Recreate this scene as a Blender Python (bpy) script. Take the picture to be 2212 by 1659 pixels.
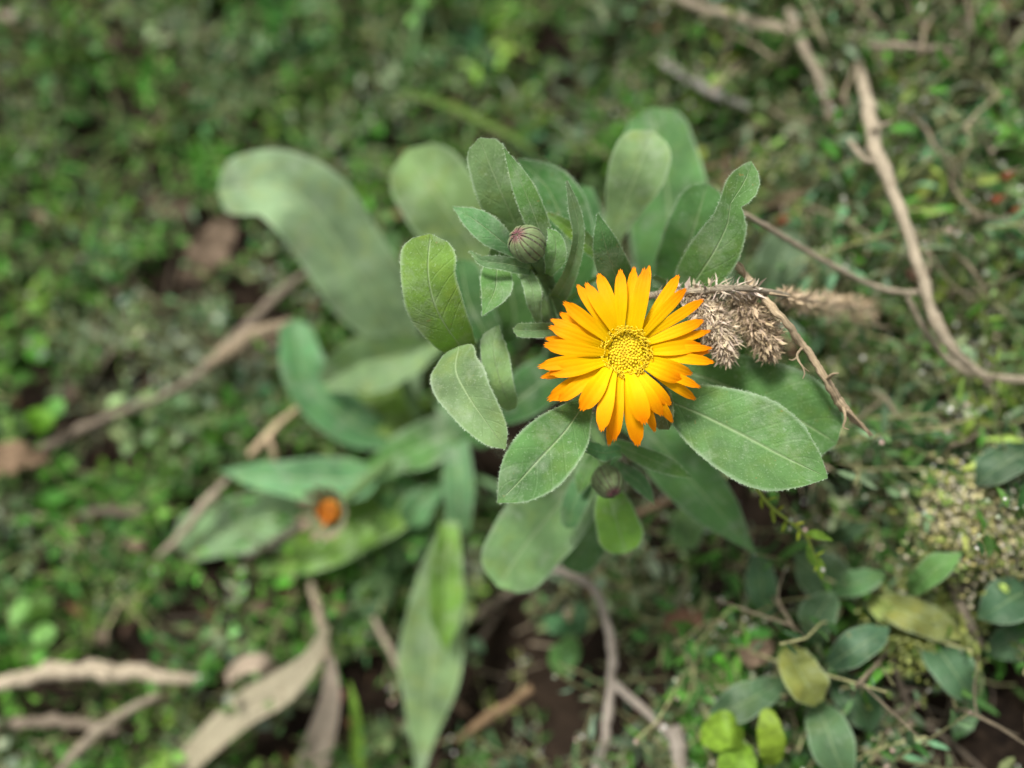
import bpy, math, random
import numpy as np
from mathutils import Vector, Matrix

random.seed(7)
R = np.random.default_rng(11)

# ------------------------------------------------------------------ camera, sky, sun, exposure
scn = bpy.context.scene
for o in list(bpy.data.objects):
    bpy.data.objects.remove(o)
HFOV = math.radians(62.0)
TH = math.tan(HFOV / 2)
CAM_H, TILT = 0.46, math.radians(14.0)
cam_d = bpy.data.cameras.new('camera')
cam = bpy.data.objects.new('camera', cam_d)
scn.collection.objects.link(cam)
cam.location = (0, 0, CAM_H)
cam.rotation_euler = (TILT, 0, 0)
cam_d.sensor_width = 36
cam_d.lens = 18 / TH
cam_d.clip_start = 0.005
cam_d.clip_end = 1000
cam_d.dof.use_dof = True
cam_d.dof.focus_distance = 0.252
cam_d.dof.aperture_fstop = 2.95
scn.camera = cam

world = bpy.data.worlds.new('World')
scn.world = world
world.use_nodes = True
wn, wl = world.node_tree.nodes, world.node_tree.links
wn.clear()
SUN_EL, SUN_AZ = math.radians(58), math.radians(-35)      # azimuth measured from +Y towards +X
sky = wn.new('ShaderNodeTexSky')
sky.sky_type = 'NISHITA'
sky.sun_disc = False
sky.sun_elevation = SUN_EL
sky.sun_rotation = SUN_AZ
sky.air_density = 1.0
sky.dust_density = 4.0
hsv = wn.new('ShaderNodeHueSaturation')                    # overcast: the whole sky is nearly grey
hsv.inputs['Saturation'].default_value = 0.18
bg = wn.new('ShaderNodeBackground')
bg.inputs['Strength'].default_value = 0.05
wo = wn.new('ShaderNodeOutputWorld')
wl.new(sky.outputs[0], hsv.inputs['Color'])
wl.new(hsv.outputs[0], bg.inputs['Color'])
wl.new(bg.outputs[0], wo.inputs['Surface'])

sun_d = bpy.data.lights.new('sun', 'SUN')
sun_d.energy = 1.5
sun_d.angle = math.radians(14)
sun_d.color = (1.0, 0.99, 0.965)
sun = bpy.data.objects.new('sun', sun_d)
scn.collection.objects.link(sun)
sdir = Vector((math.sin(SUN_AZ) * math.cos(SUN_EL), math.cos(SUN_AZ) * math.cos(SUN_EL), math.sin(SUN_EL)))
sun.rotation_euler = sdir.to_track_quat('Z', 'Y').to_euler()
sun.location = sdir * 3

scn.view_settings.view_transform = 'Standard'
scn.view_settings.look = 'None'
scn.view_settings.exposure = 1.68
scn.view_settings.gamma = 1.0
scn.render.engine = 'CYCLES'
scn.cycles.use_denoising = True
scn.cycles.max_bounces = 6
scn.cycles.diffuse_bounces = 1

# ------------------------------------------------------------------ placing helpers
CM = Matrix.Translation((0, 0, CAM_H)) @ Matrix.Rotation(TILT, 4, 'X')
CMN = np.array(CM)
CAMP = np.array((0, 0, CAM_H))
PX = 2 * TH / 2212.0            # metres per reference unit at 1 m


def P(u, v, d):
    """point at depth d along the view axis, (u, v) on a 2212 x 1659 sheet"""
    return CMN[:3, :3] @ np.array(((u - 1106) * PX * d, -(v - 829.5) * PX * d, -d)) + CMN[:3, 3]


def camdir(x, y, z):
    v = CMN[:3, :3] @ np.array((x, y, z), float)
    return v / np.linalg.norm(v)


def sstep(a, b, x):
    t = np.clip((x - a) / (b - a), 0, 1)
    return t * t * (3 - 2 * t)


def ground_z(x, y):
    x = np.asarray(x, float); y = np.asarray(y, float)
    fade = 1 - sstep(0.6, 1.6, np.hypot(x, y))
    lift = 0.085 * sstep(-0.03, 0.15, x - 0.05 * np.sin(y * 9))
    b = 0.006 * np.sin(x * 31 + 1.3 * np.sin(y * 23)) * np.sin(y * 27 + 2) + 0.003 * np.sin(x * 83 + 2 * np.sin(y * 51)) * np.cos(y * 71)
    return (lift + b) * fade


def G(u, v, h=0.0):
    """point on the view ray h above the ground"""
    lo, hi = 0.12, 2.0
    for _ in range(40):
        m = (lo + hi) / 2
        p = P(u, v, m)
        if p[2] - ground_z(p[0], p[1]) - h > 0:
            lo = m
        else:
            hi = m
    return P(u, v, (lo + hi) / 2)


def depth(p):
    return float((CAMP - p) @ CMN[:3, 2])


def Gd(u, v, h=0.0):
    return depth(G(u, v, h))


def nrm(v):
    n = np.linalg.norm(v, axis=-1, keepdims=True)
    return v / np.maximum(n, 1e-9)


# ------------------------------------------------------------------ materials
def new_mat(name):
    m = bpy.data.materials.new(name)
    m.use_nodes = True
    nt = m.node_tree
    nt.nodes.clear()
    return m, nt.nodes, nt.links


def N(nodes, kind, **kw):
    n = nodes.new('ShaderNode' + kind)
    for k, v in kw.items():
        setattr(n, k, v)
    return n


def math_n(nodes, links, op, a, b=None, clamp=False):
    n = nodes.new('ShaderNodeMath')
    n.operation = op
    n.use_clamp = clamp
    for i, x in enumerate((a, b)):
        if x is None:
            continue
        if isinstance(x, (int, float)):
            n.inputs[i].default_value = x
        else:
            links.new(x, n.inputs[i])
    return n.outputs[0]


def mix_c(nodes, links, fac, a, b, mode='MIX'):
    n = nodes.new('ShaderNodeMix')
    n.data_type = 'RGBA'
    n.blend_type = mode
    if isinstance(fac, (int, float)):
        n.inputs[0].default_value = fac
    else:
        links.new(fac, n.inputs[0])
    for sock, x in ((n.inputs[6], a), (n.inputs[7], b)):
        if isinstance(x, tuple):
            sock.default_value = (*x, 1)
        else:
            links.new(x, sock)
    return n.outputs[2]


def ramp(nodes, links, fac, stops):
    n = nodes.new('ShaderNodeValToRGB')
    els = n.color_ramp.elements
    while len(els) < len(stops):
        els.new(0.5)
    for e, (p, c) in zip(els, stops):
        e.position = p
        e.color = (c, c, c, 1) if isinstance(c, (int, float)) else (*c, 1)
    links.new(fac, n.inputs[0])
    return n.outputs[0]


def noise(nodes, links, vec, scale, detail=3, rough=0.55):
    n = nodes.new('ShaderNodeTexNoise')
    n.inputs['Scale'].default_value = scale
    n.inputs['Detail'].default_value = detail
    n.inputs['Roughness'].default_value = rough
    links.new(vec, n.inputs['Vector'])
    return n.outputs['Fac']


def bump_n(nodes, links, height, strength, dist):
    n = nodes.new('ShaderNodeBump')
    n.inputs['Strength'].default_value = strength
    n.inputs['Distance'].default_value = dist
    links.new(height, n.inputs['Height'])
    return n.outputs[0]


def finish(m, nodes, links, color, rough=0.6, sheen=0.0, transl=0.0, transl_col=None, normal=None, spec=0.4):
    p = N(nodes, 'BsdfPrincipled')
    links.new(color, p.inputs['Base Color'])
    if isinstance(rough, (int, float)):
        p.inputs['Roughness'].default_value = rough
    else:
        links.new(rough, p.inputs['Roughness'])
    p.inputs['Specular IOR Level'].default_value = spec
    if sheen:
        p.inputs['Sheen Weight'].default_value = sheen
        p.inputs['Sheen Roughness'].default_value = 0.45
        p.inputs['Sheen Tint'].default_value = (0.85, 0.95, 0.85, 1)
    if normal is not None:
        links.new(normal, p.inputs['Normal'])
    out = N(nodes, 'OutputMaterial')
    if transl:
        t = N(nodes, 'BsdfTranslucent')
        links.new(transl_col if transl_col is not None else color, t.inputs['Color'])
        if normal is not None:
            links.new(normal, t.inputs['Normal'])
        mx = N(nodes, 'MixShader')
        mx.inputs[0].default_value = transl
        links.new(p.outputs[0], mx.inputs[1])
        links.new(t.outputs[0], mx.inputs[2])
        links.new(mx.outputs[0], out.inputs['Surface'])
    else:
        links.new(p.outputs[0], out.inputs['Surface'])
    return m


def make_leaf_mat(name, vein=0.6, fleck=0.36, sheen=0.03):
    m, n, l = new_mat(name)
    at = N(n, 'Attribute', attribute_name='col')
    geo = N(n, 'NewGeometry')
    pos = geo.outputs['Position']
    uv = N(n, 'UVMap', uv_map='uv')
    sx = N(n, 'SeparateXYZ')
    l.new(uv.outputs[0], sx.inputs[0])
    t = math_n(n, l, 'ABSOLUTE', math_n(n, l, 'SUBTRACT', math_n(n, l, 'MULTIPLY', sx.outputs[0], 2.0), 1.0))
    s = sx.outputs[1]
    big = noise(n, l, pos, 55, 4)
    c = mix_c(n, l, 1.0, at.outputs['Color'], ramp(n, l, big, [(0.28, 0.55), (0.72, 1.45)]), 'MULTIPLY')
    warm = noise(n, l, pos, 120, 2)
    c = mix_c(n, l, ramp(n, l, warm, [(0.5, 0.0), (0.8, 0.45)]), c, mix_c(n, l, 1.0, at.outputs['Color'], (1.5, 1.15, 0.6), 'MULTIPLY'))
    # pinnate side veins: stripes running outwards and forwards
    vn = math_n(n, l, 'SINE', math_n(n, l, 'MULTIPLY', math_n(n, l, 'SUBTRACT', s, math_n(n, l, 'MULTIPLY', t, 0.16)), 62.0))
    vein_side = ramp(n, l, vn, [(0.86, 0.0), (1.0, 1.0)])
    c = mix_c(n, l, math_n(n, l, 'MULTIPLY', vein_side, 0.05), c, (0.30, 0.40, 0.20))
    rib = ramp(n, l, math_n(n, l, 'ADD', t, math_n(n, l, 'MULTIPLY', s, 0.03)), [(0.02, 1.0), (0.075, 0.0)])
    c = mix_c(n, l, math_n(n, l, 'MULTIPLY', rib, vein), c, (0.34, 0.44, 0.22))
    margin = ramp(n, l, t, [(0.90, 0.0), (1.0, 1.0)])
    c = mix_c(n, l, math_n(n, l, 'MULTIPLY', margin, 0.38), c, (0.42, 0.52, 0.36))
    fine = noise(n, l, pos, 1500, 2)
    c = mix_c(n, l, math_n(n, l, 'MULTIPLY', ramp(n, l, fine, [(0.60, 0.0), (0.72, 1.0)]), fleck * 0.55), c, (0.50, 0.60, 0.40))
    blot = noise(n, l, pos, 170, 5, 0.7)
    c = mix_c(n, l, math_n(n, l, 'MULTIPLY', ramp(n, l, blot, [(0.64, 0.0), (0.74, 1.0)]), fleck * 0.9), c, (0.50, 0.56, 0.46))
    dust = noise(n, l, pos, 75, 6, 0.72)
    c = mix_c(n, l, math_n(n, l, 'MULTIPLY', ramp(n, l, dust, [(0.50, 0.0), (0.68, 1.0)]), fleck), c, (0.36, 0.42, 0.30))
    spot = noise(n, l, pos, 420, 2)
    c = mix_c(n, l, math_n(n, l, 'MULTIPLY', ramp(n, l, spot, [(0.71, 0.0), (0.76, 1.0)]), 0.55), c, (0.22, 0.16, 0.05))
    hgt = math_n(n, l, 'ADD', math_n(n, l, 'ADD', math_n(n, l, 'MULTIPLY', fine, 0.25), math_n(n, l, 'MULTIPLY', rib, -0.5)),
                 math_n(n, l, 'ADD', math_n(n, l, 'MULTIPLY', big, 1.6), math_n(n, l, 'MULTIPLY', vein_side, -0.10)))
    nm = bump_n(n, l, hgt, 0.55, 0.0012)
    tc = mix_c(n, l, 1.0, c, (1.5, 1.6, 0.45), 'MULTIPLY')
    return finish(m, n, l, c, 0.62, sheen, 0.17, tc, nm, 0.18)


def make_cover_mat(name, transl=0.18, rough=0.55):
    m, n, l = new_mat(name)
    at = N(n, 'Attribute', attribute_name='col')
    geo = N(n, 'NewGeometry')
    nz = noise(n, l, geo.outputs['Position'], 320, 3)
    c = mix_c(n, l, 1.0, at.outputs['Color'], ramp(n, l, nz, [(0.3, 0.65), (0.7, 1.35)]), 'MULTIPLY')
    return finish(m, n, l, c, rough, 0.0, transl, mix_c(n, l, 1.0, c, (1.4, 1.5, 0.5), 'MULTIPLY'), bump_n(n, l, nz, 0.4, 0.001), 0.2)


def make_dry_mat(name, transl=0.1, scale=(1, 1, 1)):
    m, n, l = new_mat(name)
    at = N(n, 'Attribute', attribute_name='col')
    uv = N(n, 'UVMap', uv_map='uv')
    mp = N(n, 'Mapping')
    mp.inputs['Scale'].default_value = (26, 1.5, 1)
    l.new(uv.outputs[0], mp.inputs[0])
    fib = noise(n, l, mp.outputs[0], 1.6, 4, 0.65)
    geo = N(n, 'NewGeometry')
    nz = noise(n, l, geo.outputs['Position'], 260, 4, 0.65)
    c = mix_c(n, l, 1.0, at.outputs['Color'], ramp(n, l, fib, [(0.3, 0.38), (0.7, 1.4)]), 'MULTIPLY')
    c = mix_c(n, l, ramp(n, l, nz, [(0.52, 0.0), (0.75, 0.7)]), c, mix_c(n, l, 1.0, at.outputs['Color'], (0.45, 0.4, 0.36), 'MULTIPLY'))
    hgt = math_n(n, l, 'ADD', math_n(n, l, 'MULTIPLY', fib, 1.0), math_n(n, l, 'MULTIPLY', nz, 0.7))
    return finish(m, n, l, c, 0.8, 0, transl, None, bump_n(n, l, hgt, 0.8, 0.0012), 0.25)


def make_petal_mat():
    m, n, l = new_mat('petal')
    uv = N(n, 'UVMap', uv_map='uv')
    sx = N(n, 'SeparateXYZ')
    l.new(uv.outputs[0], sx.inputs[0])
    at = N(n, 'Attribute', attribute_name='col')
    geo = N(n, 'NewGeometry')
    nz = noise(n, l, geo.outputs['Position'], 260, 2)
    s = math_n(n, l, 'ADD', sx.outputs[1], math_n(n, l, 'MULTIPLY', math_n(n, l, 'SUBTRACT', nz, 0.5), 0.25))
    c = ramp(n, l, s, [(0.05, (0.97, 0.62, 0.001)), (0.40, (0.97, 0.53, 0.001)), (0.80, (0.96, 0.36, 0.001)), (1.0, (0.94, 0.26, 0.001))])
    c = mix_c(n, l, 1.0, c, at.outputs['Color'], 'MULTIPLY')
    mp = N(n, 'Mapping')
    mp.inputs['Scale'].default_value = (9, 0.5, 1)
    l.new(uv.outputs[0], mp.inputs[0])
    st = noise(n, l, mp.outputs[0], 2.2, 3)
    groove = math_n(n, l, 'COSINE', math_n(n, l, 'MULTIPLY', math_n(n, l, 'SUBTRACT', sx.outputs[0], 0.5), 18.85))
    hgt = math_n(n, l, 'ADD', st, math_n(n, l, 'MULTIPLY', groove, 0.4))
    c = mix_c(n, l, ramp(n, l, st, [(0.4, 0.12), (0.62, 0.0)]), c, mix_c(n, l, 1.0, c, (0.96, 0.75, 1.0), 'MULTIPLY'))
    return finish(m, n, l, c, 0.6, 0.0, 0.3, c, bump_n(n, l, hgt, 0.15, 0.0005), 0.08)


def make_plain(name, transl=0.0, rough=0.6, sheen=0.0, var=(0.75, 1.25), sc=400):
    m, n, l = new_mat(name)
    at = N(n, 'Attribute', attribute_name='col')
    geo = N(n, 'NewGeometry')
    nz = noise(n, l, geo.outputs['Position'], sc, 3)
    c = mix_c(n, l, 1.0, at.outputs['Color'], ramp(n, l, nz, [(0.3, var[0]), (0.7, var[1])]), 'MULTIPLY')
    return finish(m, n, l, c, rough, sheen, transl, None, bump_n(n, l, nz, 0.3, 0.0005), 0.35)


def make_soil():
    m, n, l = new_mat('soil')
    geo = N(n, 'NewGeometry')
    pos = geo.outputs['Position']
    a = noise(n, l, pos, 28, 6, 0.65)
    b = noise(n, l, pos, 240, 5, 0.7)
    c = mix_c(n, l, ramp(n, l, a, [(0.35, 0.0), (0.7, 1.0)]), (0.008, 0.005, 0.003), (0.034, 0.022, 0.013))
    c = mix_c(n, l, ramp(n, l, b, [(0.5, 0.0), (0.75, 0.8)]), c, (0.060, 0.040, 0.025))
    hgt = math_n(n, l, 'ADD', math_n(n, l, 'MULTIPLY', a, 1.0), math_n(n, l, 'MULTIPLY', b, 0.5))
    return finish(m, n, l, c, 0.95, 0, 0, None, bump_n(n, l, hgt, 1.0, 0.006), 0.15)


M_LEAF = make_leaf_mat('marigold_leaf')
M_WEED = make_leaf_mat('weed_leaf', 0.4, 0.25, 0.0)
M_COVER = make_cover_mat('cover_leaf')
M_DRY = make_dry_mat('dry_plant', 0.12)
M_WOOD = make_dry_mat('dry_stick', 0.0)
M_PETAL = make_petal_mat()
M_STEM = make_plain('green_stem', 0.1, 0.65, 0.08)
M_BUD = make_plain('bud_green', 0.12, 0.65, 0.08)
M_FLORET = make_plain('floret', 0.15, 0.5, 0.0, (0.85, 1.15))
M_BRISTLE = make_plain('bristle', 0.15, 0.75, 0.0)
M_SOIL = make_soil()


# ------------------------------------------------------------------ object helpers
def thing(name, label, cat, loc, group=None):
    o = bpy.data.objects.new(name, None)
    scn.collection.objects.link(o)
    o.empty_display_size = 0.01
    o.location = tuple(loc)
    o['label'] = label
    o['category'] = cat
    if group:
        o['group'] = group
    return o


def tag(o, label, cat, group=None, kind=None):
    o['label'] = label
    if cat:
        o['category'] = cat
    if group:
        o['group'] = group
    if kind:
        o['kind'] = kind
    return o


def root_of(o):
    p = np.zeros(3)
    while o is not None:
        p = p + np.array(o.location)
        o = o.parent
    return p


def mk(name, verts, faces, mat, parent=None, uv=None, col=None, smooth=True, origin=None, label=None):
    """one mesh object; verts in world space"""
    verts = np.asarray(verts, float)
    base = root_of(parent) if parent is not None else np.zeros(3)
    if origin is None:
        origin = np.zeros(3) + base
    me = bpy.data.meshes.new(name)
    lv = verts - origin
    if isinstance(faces, np.ndarray):
        faces = faces.tolist()
    me.from_pydata(lv.tolist(), [], faces)
    if uv is not None:
        ul = me.uv_layers.new(name='uv')
        idx = np.empty(len(me.loops), np.int32)
        me.loops.foreach_get('vertex_index', idx)
        ul.data.foreach_set('uv', np.asarray(uv, np.float32)[idx].ravel())
    if col is not None:
        ca = me.color_attributes.new('col', 'FLOAT_COLOR', 'POINT')
        col = np.asarray(col, np.float32)
        if col.ndim == 1:
            col = np.tile(col, (len(verts), 1))
        c4 = np.ones((len(verts), 4), np.float32)
        c4[:, :3] = col[:, :3]
        ca.data.foreach_set('color', c4.ravel())
    if smooth:
        me.polygons.foreach_set('use_smooth', np.ones(len(me.polygons), bool))
    me.materials.append(mat)
    o = bpy.data.objects.new(name, me)
    scn.collection.objects.link(o)
    if parent is not None:
        o.parent = parent
    o.location = tuple(origin - base)
    if label:
        o['label'] = label
    return o


def catmull(pts, n):
    pts = np.asarray(pts, float)
    k = len(pts)
    seg = np.linalg.norm(np.diff(pts[:, :3], axis=0), axis=1)
    kn = np.concatenate([[0], np.cumsum(np.maximum(seg, 1e-6))])
    kn /= kn[-1]
    s = np.linspace(0, 1, n)
    # tangents
    m = np.zeros_like(pts)
    m[0] = (pts[1] - pts[0]) / (kn[1] - kn[0])
    m[-1] = (pts[-1] - pts[-2]) / (kn[-1] - kn[-2])
    for i in range(1, k - 1):
        m[i] = (pts[i + 1] - pts[i - 1]) / (kn[i + 1] - kn[i - 1])
    i = np.clip(np.searchsorted(kn, s, side='right') - 1, 0, k - 2)
    h = (kn[i + 1] - kn[i])
    t = ((s - kn[i]) / h)[:, None]
    h = h[:, None]
    a = (2 * t**3 - 3 * t**2 + 1) * pts[i] + (t**3 - 2 * t**2 + t) * h * m[i] + (-2 * t**3 + 3 * t**2) * pts[i + 1] + (t**3 - t**2) * h * m[i + 1]
    return s, a


def rot_about(v, ax, a):
    return v * math.cos(a) + np.cross(ax, v) * math.sin(a) + ax * (ax @ v) * (1 - math.cos(a))


def frames(C, face=None, roll=0.0, twist=0.0, anchor=0.55):
    """tangent, side, normal along curve C; the normal looks to `face` at the anchor"""
    n = len(C)
    T = nrm(np.gradient(C, axis=0))
    a = int(anchor * (n - 1))
    view = nrm((CAMP if face is None else face) - C[a]) if face is None else face
    S = np.zeros_like(C)
    s0 = nrm(np.cross(T[a], view))
    S[a] = rot_about(s0, T[a], roll)
    for rng in (range(a + 1, n), range(a - 1, -1, -1)):
        for i in rng:
            j = i - 1 if i > a else i + 1
            v = S[j] - T[i] * (S[j] @ T[i])
            S[i] = v / max(np.linalg.norm(v), 1e-9)
    if twist:
        for i in range(n):
            S[i] = rot_about(S[i], T[i], twist * (i / (n - 1) - anchor))
    return T, S, np.cross(S, T)


def blade(C, w, roll=0.0, twist=0.0, fold=0.15, cup=0.0, wav=0.06, freq=3.0, m=8, seed=0, face=None, anchor=0.55, teeth=None):
    """a leaf or petal sheet along curve C with half-widths w"""
    n = len(C)
    T, S, Nn = frames(C, face, roll, twist, anchor)
    s = np.linspace(0, 1, n)
    t = np.linspace(-1, 1, m + 1)
    r = np.random.default_rng(seed)
    ph = r.uniform(0, 6.28, 4)
    V = np.zeros((n, m + 1, 3))
    for j, tj in enumerate(t):
        p = ph[0] if tj < 0 else ph[1]
        q = ph[2] if tj < 0 else ph[3]
        wave = wav * (tj * tj) * (np.sin(freq * 6.28 * s + p) + 0.5 * np.sin(freq * 14.0 * s + q))
        edge = 1 + 0.3 * wav * np.sin(freq * 9.7 * s + q) * abs(tj)
        off = (fold * abs(tj) + cup * tj * tj + wave) * w
        V[:, j] = C + S * (tj * w * edge)[:, None] + Nn * off[:, None]
        if teeth is not None:
            V[-1, j] += T[-1] * teeth(tj)
            V[-2, j] += T[-1] * teeth(tj) * 0.35
    uv = np.stack(np.meshgrid((t + 1) / 2, s), -1).reshape(-1, 2)
    idx = np.arange(n * (m + 1)).reshape(n, m + 1)
    F = np.stack([idx[:-1, :-1], idx[:-1, 1:], idx[1:, 1:], idx[1:, :-1]], -1).reshape(-1, 4)
    return V, F, uv, (T, S, Nn)


HAIR_COL = np.array((0.50, 0.60, 0.44))


def add_hairs(V, F, uv, col, Nn, seed, per_m=4200, length=0.0007):
    """pale fringe of short hairs along both margins of a leaf"""
    r = np.random.default_rng(seed + 999)
    n, m1, _ = V.shape
    verts = [V.reshape(-1, 3)]
    faces = F.tolist()
    uvs = [uv]
    base = n * m1
    cols = [np.tile(col, (base, 1)) if np.ndim(col) == 1 else col]
    for j, jn in ((0, 1), (m1 - 1, m1 - 2)):
        E = V[:, j]
        seg = np.linalg.norm(np.diff(E, axis=0), axis=1)
        L = np.concatenate([[0], np.cumsum(seg)])
        k = int(L[-1] * per_m)
        if k < 3:
            continue
        q = np.sort(r.uniform(0, L[-1], k))
        pos = np.stack([np.interp(q, L, E[:, a]) for a in range(3)], -1)
        inn = np.stack([np.interp(q, L, V[:, jn][:, a]) for a in range(3)], -1)
        out = nrm(pos - inn)
        tang = nrm(np.stack([np.interp(q, L, np.gradient(E[:, a])) for a in range(3)], -1))
        d = nrm(out + r.normal(0, 0.45, (k, 3)) + tang * 0.3)
        ln = length * r.uniform(0.4, 1.2, k)[:, None]
        w = 0.00004
        tri = np.stack([pos - tang * w, pos + tang * w, pos + d * ln], 1).reshape(-1, 3)
        verts.append(tri)
        f = np.arange(3 * k).reshape(k, 3) + base
        faces += f.tolist()
        base += 3 * k
        uvs.append(np.tile((0.999, 0.5), (3 * k, 1)))
        cols.append(np.tile(HAIR_COL, (3 * k, 1)))
    return np.concatenate(verts), faces, np.concatenate(uvs), np.concatenate(cols)


def tube(pts, rad, k=8, n=None, seed=0, rough=0.0):
    """tapered tube through pts; rad per point (metres)"""
    pts = np.asarray(pts, float)
    n = n or max(8, 6 * len(pts))
    rr = np.asarray(rad, float) if np.ndim(rad) else np.full(len(pts), float(rad))
    s, A = catmull(np.column_stack([pts, rr]), n)
    C, r = A[:, :3], np.maximum(A[:, 3], 1e-5)
    T, S, Nn = frames(C, np.array((0.31, 0.17, 0.93)), 0, 0)
    rg = np.random.default_rng(seed)
    a = np.linspace(0, 2 * np.pi, k, endpoint=False)
    jit = 1 + rough * rg.normal(0, 1, (n, 1)) * 0.5 + rough * rg.normal(0, 1, (n, k)) * 0.5
    V = C[:, None] + (S[:, None] * np.cos(a)[None, :, None] + Nn[:, None] * np.sin(a)[None, :, None]) * (r[:, None] * jit)[..., None]
    idx = np.arange(n * k).reshape(n, k)
    nx = np.roll(idx, -1, 1)
    F = np.stack([idx[:-1], nx[:-1], nx[1:], idx[1:]], -1).reshape(-1, 4).tolist()
    F.append(list(range(k))[::-1])
    F.append(list(idx[-1]))
    L = np.concatenate([[0], np.cumsum(np.linalg.norm(np.diff(C, axis=0), axis=1))])
    uv = np.stack([np.tile(np.arange(k) / k, (n, 1)), np.tile((L * 40)[:, None], (1, k))], -1).reshape(-1, 2)
    return V.reshape(-1, 3), F, uv, C


class Bag:
    """collects many little pieces into one mesh"""
    def __init__(self):
        self.v, self.f, self.c, self.u, self.n = [], [], [], [], 0

    def add(self, V, F, col, uv=None):
        V = np.asarray(V, float).reshape(-1, 3)
        F = np.asarray(F)
        self.v.append(V)
        self.f += (F + self.n).tolist() if F.dtype != object else [[i + self.n for i in f] for f in F]
        c = np.asarray(col, float)
        self.c.append(np.tile(c, (len(V), 1)) if c.ndim == 1 else c)
        self.u.append(np.zeros((len(V), 2)) if uv is None else uv)
        self.n += len(V)

    def addl(self, V, F, col, uv=None):
        self.v.append(np.asarray(V, float).reshape(-1, 3))
        self.f += [[i + self.n for i in f] for f in F]
        c = np.asarray(col, float)
        self.c.append(np.tile(c, (len(V), 1)) if c.ndim == 1 else c)
        self.u.append(np.zeros((len(V), 2)) if uv is None else uv)
        self.n += len(V)

    def build(self, name, mat, parent=None, **kw):
        return mk(name, np.concatenate(self.v), self.f, mat, parent, np.concatenate(self.u), np.concatenate(self.c), **kw)


# ------------------------------------------------------------------ the ground
def build_ground():
    fine = np.linspace(-0.7, 0.7, 141)
    far = np.array((0.85, 1.1, 1.6, 3, 8, 25, 90, 300))
    xs = np.concatenate([-far[::-1], fine, far])
    ys = np.concatenate([-far[::-1], fine, far]) + 0.1
    X, Y = np.meshgrid(xs, ys)
    Z = ground_z(X, Y)
    Vv = np.stack([X, Y, Z], -1).reshape(-1, 3)
    n, m = X.shape
    idx = np.arange(n * m).reshape(n, m)
    F = np.stack([idx[:-1, :-1], idx[:-1, 1:], idx[1:, 1:], idx[1:, :-1]], -1).reshape(-1, 4)
    o = mk('ground', Vv, F, M_SOIL)
    tag(o, 'dark brown bare soil under the low green weeds', None, kind='structure')


build_ground()

# ------------------------------------------------------------------ marigold colours (linear base colours)
GREEN = np.array((0.088, 0.190, 0.052))
GREY = np.array((0.120, 0.205, 0.080))
PALE = np.array((0.170, 0.275, 0.105))
DEEP_SHADE = np.array((0.045, 0.115, 0.028))  # inner leaves: same species, shade of the gaps put into a darker green
LIME = np.array((0.150, 0.280, 0.045))
TEAL = np.array((0.085, 0.190, 0.068))
OLIVE = np.array((0.140, 0.180, 0.060))

STEMS = {}


def stem(key, pts, radii, parent, col=(0.11, 0.19, 0.06), seed=1, mat=None, name='stem'):
    V, F, uv, C = tube(pts, radii, 8, None, seed, 0.05)
    STEMS.setdefault(key, []).append(C)
    return mk(name, V, F, mat or M_STEM, parent, uv, np.array(col))


def leaf(parent, key, pts, col, tip='point', roll=0.0, twist=0.0, fold=0.16, cup=-0.05, wav=0.05, hairs=True,
         seed=None, mat=None, name='leaf', attach=True, n=30, m=8, label=None, freq=2.0, anchor=0.6, rstart=0.0):
    """pts: (u, v, depth, half width) along the midrib from base to tip"""
    leaf.count += 1
    seed = leaf.count if seed is None else seed
    Q = np.array([[*P(u, v, d), hw * PX * d] for u, v, d, hw in pts])
    if attach:
        S = np.concatenate(STEMS[key])
        p0 = Q[0, :3]
        dp = np.array([depth(x) for x in S])
        cost = np.linalg.norm(S - p0, axis=1) + 3 * np.maximum(0, depth(p0) + 0.004 - dp)
        b = S[np.argmin(cost)]
        mid = (b + p0) / 2 - np.array(camdir(0, 0, 1)) * 0.002
        w0 = max(Q[0, 3] * 0.35, 0.0012)
        Q = np.vstack([[*b, w0 * 0.7], [*mid, w0], Q])
    s, A = catmull(Q, n)
    C, w = A[:, :3], np.maximum(A[:, 3], 0.00008)
    if tip == 'round':
        Lt = np.linalg.norm(np.diff(C, axis=0), axis=1).sum()
        s0 = 1 - min(0.4, 1.0 * w[-1] / Lt)
        f = np.where(s > s0, np.sqrt(np.maximum(1 - ((s - s0) / (1 - s0)) ** 2, 0.0)), 1)
        w = np.maximum(w * f, 0.00008)
    if rstart:
        f = np.where(s < rstart, np.sqrt(np.maximum(1 - (1 - s / rstart) ** 2, 0.0)), 1)
        w = np.maximum(w * f, 0.00008)
    V, F, uv, fr = blade(C, w, roll, twist, fold, cup, wav, freq, m, seed, None, anchor)
    col = np.array(col) * (1 + 0.06 * R.normal()) * np.array((1 + 0.05 * R.normal(), 1, 1 + 0.08 * R.normal()))
    if hairs:
        Vv, Ff, U, Cc = add_hairs(V, F, uv, col, fr[2], seed)
    else:
        Vv, Ff, U, Cc = V.reshape(-1, 3), F, uv, col
    return mk(name, Vv, Ff, mat or M_LEAF, parent, U, Cc, label=label)


leaf.count = 0

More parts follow.
